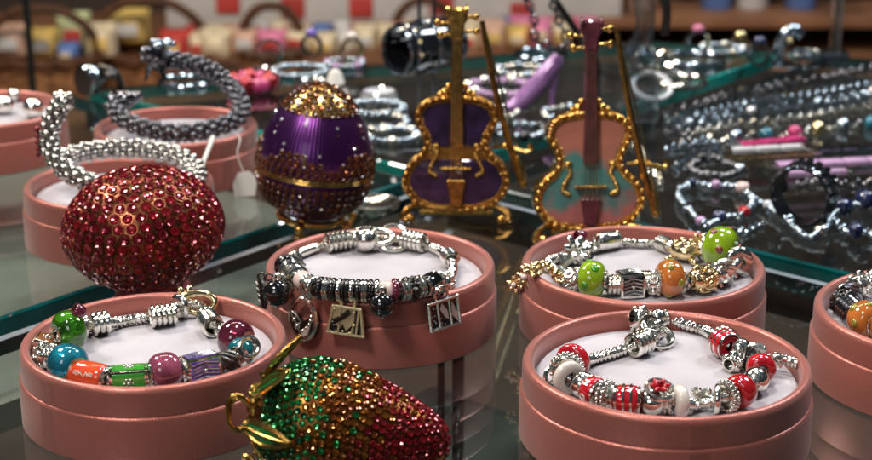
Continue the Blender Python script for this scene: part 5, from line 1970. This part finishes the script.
def basket(label, px, py_top, wpx, Y, hpx):
    a = PY(px, py_top, Y)
    w_ = wpx * (Y * 1.0) / FPX / 2
    h = a.z - BZ
    t = thing('wicker_basket', label, 'basket', (a.x, Y, BZ), group='wicker baskets on the far shelf')
    b = MB()
    nr = 9
    for i in range(nr):
        z = h * (i + .5) / nr
        rr = w_ * (0.84 + 0.16 * i / nr)
        pts = []
        for k_ in range(48):
            an = 2 * PI * k_ / 48
            q = rr + 0.0022 * math.cos(k_ * PI / 2 + i * PI)
            pts.append((q * math.cos(an), q * 0.62 * math.sin(an), z))
        b.tube(pts, h / nr * 0.62, 6, True)
    b.lathe([(0, 0.002), (w_ * 0.8, 0.002), (w_ * 0.96, h * 0.97)], 32, SC(1, 0.6, 1))
    b.build('woven_body', 'wicker', t)
    b = MB()
    pts = []
    for k_ in range(64):
        an = 2 * PI * k_ / 64
        pts.append((w_ * math.cos(an), w_ * 0.62 * math.sin(an), h + 0.002 * math.sin(k_ * 1.6)))
    b.tube(pts, 0.0075, 7, True); b.build('rim', 'wickerd', t)
    hp_ = hpx * Y / FPX
    for k_ in (0, 1):
        b = MB()
        b.tube(spline([(-w_ * 0.98, 0.01 * k_, h), (-w_ * 0.86, 0.01 * k_, h + hp_ * 0.55), (-w_ * 0.45, 0.01 * k_, h + hp_ * 0.92), (0, 0.01 * k_, h + hp_), (w_ * 0.45, 0.01 * k_, h + hp_ * 0.92), (w_ * 0.86, 0.01 * k_, h + hp_ * 0.55), (w_ * 0.98, 0.01 * k_, h)], 6), 0.0065, 8)
        if k_ == 0:
            b.build('handle', 'wickerd', t)
    return t


def packet(label, px, py, wpx, hpx, Y, m, rz=0.0, group='packets on the far shelf', tiltx=0.0):
    top = PY(px, py - hpx / 2, Y)
    bot = PY(px, py + hpx / 2, Y)
    w_, h = wpx * Y / FPX, max(0.02, top.z - bot.z)
    z0 = bot.z
    t = thing('paper_packet', label, 'packet', (bot.x, Y, z0), rz, group)
    b = MB()
    vs, fs = [], []
    nx, nz = 8, 6
    for s_ in (-1, 1):
        for i in range(nx + 1):
            for j in range(nz + 1):
                u, v = i / nx * 2 - 1, j / nz * 2 - 1
                bl = (1 - u ** 4) * (1 - v ** 4)
                vs.append((u * w_ / 2 * (1 - 0.05 * (1 - abs(v))), s_ * (0.002 + 0.030 * bl ** 0.6), h / 2 + v * h / 2))
    n1 = (nx + 1) * (nz + 1)
    for q in (0, 1):
        for i in range(nx):
            for j in range(nz):
                a = q * n1 + i * (nz + 1) + j
                f = (a, a + 1, a + nz + 2, a + nz + 1)
                fs.append(f if q else f[::-1])
    b.add(vs, fs)
    b.build('wrapper', m, t)
    b = MB(); b.box(w_ * 0.5, 0.002, h * 0.32, T(0, -0.0335, h * 0.52), 0.0006); b.build('label_patch', random.choice(['redp', 'whitep', 'yell', 'cream']), t)
    return t


basket('broad dark wicker basket filled with wrapped goods at the far left', 42, 58, 118, 2.0, 50)
basket('wicker basket with an arched handle behind the dragon bangle', 150, 54, 120, 2.06, 54)
basket('wicker basket with a tall arched handle above the raspberry bracelet', 272, 52, 64, 2.02, 47)
basket('wicker basket whose handle arches beside the dark cuff', 424, 36, 60, 2.12, 36)
pk = [(15, 40, 40, 34, 2.04, 'salmon', 'salmon packet in the farthest left basket'), (46, 42, 30, 30, 2.06, 'yell', 'yellow packet in the farthest left basket'),
      (76, 33, 34, 44, 2.08, 'greenp', 'pale green packet beside the arched basket handle'), (102, 40, 34, 36, 2.03, 'cream', 'cream packet in front of the arched basket handle'),
      (130, 26, 44, 36, 2.1, 'yell', 'crinkled gold packet in the arched basket'), (178, 44, 34, 30, 2.03, 'redp', 'bright red packet behind the dragon bangle'),
      (70, 52, 22, 12, 2.0, 'bluep', 'small blue packet low in the left basket')]
rk = random.Random(21)
x_ = 200
while x_ < 575:
    wd = rk.uniform(18, 34)
    pk.append((x_, 43 - (x_ - 200) * 0.030 + rk.uniform(-2, 3), wd, rk.uniform(20, 30), 2.02 + rk.uniform(0, 0.03), rk.choice(['salmon', 'cream', 'salmon', 'cream', 'yell', 'whitep', 'pinkp', 'greenp']), 'small wrapped packet in the crowded row on the far shelf'))
    x_ += wd * 0.86
x_ = 196
while x_ < 590:
    wd = rk.uniform(14, 26)
    pk.append((x_, 33 - (x_ - 200) * 0.022 + rk.uniform(-2, 2), wd, rk.uniform(14, 22), 2.14 + rk.uniform(0, 0.03), rk.choice(['salmon', 'cream', 'redp', 'whitep', 'pinkp', 'salmon', 'bluep']), 'small wrapped packet in the rear row on the far shelf'))
    x_ += wd * 1.0
for px, py, wd, hg, Y, m, lab in pk:
    packet(lab, px, py, wd, hg, Y, m, random.uniform(-0.15, 0.15))

# white shelf fascia with red price cards
fY = 2.3
a, c_ = PY(168, 27, fY), PY(620, 27, fY)
t = thing('price_shelf', 'white shelf front with red price cards above the packets', 'shelf', ((a.x + c_.x) / 2, fY, a.z))
L_ = c_.x - a.x
b = MB(); b.box(L_, 0.02, 0.10, T(0, 0, 0.05), 0.003); b.build('fascia', 'whitep', t)
b = MB(); b.box(L_, 0.18, 0.012, T(0, 0.10, 0.006), 0.003); b.build('shelf_plank', 'whitep', t)
for px, py in ((228, 3), (293, 7), (361, 7), (522, 13), (442, 4)):
    q = PY(px, py, fY - 0.012)
    b = MB(); b.box(0.034, 0.003, 0.030, T(q.x - (a.x + c_.x) / 2, -0.0118, q.z - a.z), 0.0006); b.build('price_card', 'redp', t)

# dark cabinet on the right with a lighter wooden ledge
dY = 2.45
a, c_ = PY(560, 60, dY), PY(960, 60, dY)
t = thing('dark_cabinet', 'dark wooden cabinet with a paler ledge beyond the right of the counter', 'cabinet', ((a.x + c_.x) / 2, dY, -0.338))
L_ = c_.x - a.x
zt = 0.35
b = MB(); b.box(L_, 0.03, 0.7, T(0, 0, 0.352)); b.build('back_panel', 'darkwood', t)
q = PY(760, 12, dY - 0.08)
b = MB(); b.box(L_, 0.15, 0.016, T(0, -0.092, q.z + 0.338), 0.002); b.build('ledge', 'wood', t)
for i in range(5):
    b = MB(); b.box(0.02, 0.02, 0.66, T(-L_ / 2 + L_ * (i + .5) / 5, -0.026, 0.335), 0.002); b.build('stile', 'darkwood', t)
for px, m, lab in ((716, 'bluep', 'small blue tin on the cabinet ledge'), (752, 'whitep', 'small white tin on the cabinet ledge'), (800, 'bluep', 'second blue tin on the cabinet ledge, right of the white one'), (640, 'salmon', 'salmon tin on the cabinet ledge')):
    z_ = q.z + 0.008
    w0 = PY(px, 8, dY - 0.09)
    t2 = thing('small_tin', lab, 'tin', (w0.x, w0.y, z_ + 0.0005), group='tins on the cabinet ledge')
    b = MB(); b.lathe([(0, 0), (0.022, 0), (0.0225, 0.002), (0.0225, 0.05), (0, 0.05)], 28); b.build('can', m, t2)
    b = MB(); b.lathe([(0.0235, 0.046), (0.0238, 0.056), (0.020, 0.058), (0, 0.058)], 28); b.build('lid', 'bluesteel', t2)
# thin dark upright at the far left
p0 = PY(29, 40, 1.5)
t = thing('display_pole', 'thin dark pole standing before the baskets at the far left', 'pole', (p0.x, 1.5, -0.338))
b = MB(); b.tube([(0, 0, 0.004), (0, 0, 0.75)], 0.0036, 10); b.build('shaft', 'post', t)
b = MB(); b.lathe([(0, 0.0), (0.05, 0.0), (0.05, 0.004), (0.004, 0.008), (0, 0.008)], 24); b.build('foot', 'post', t)
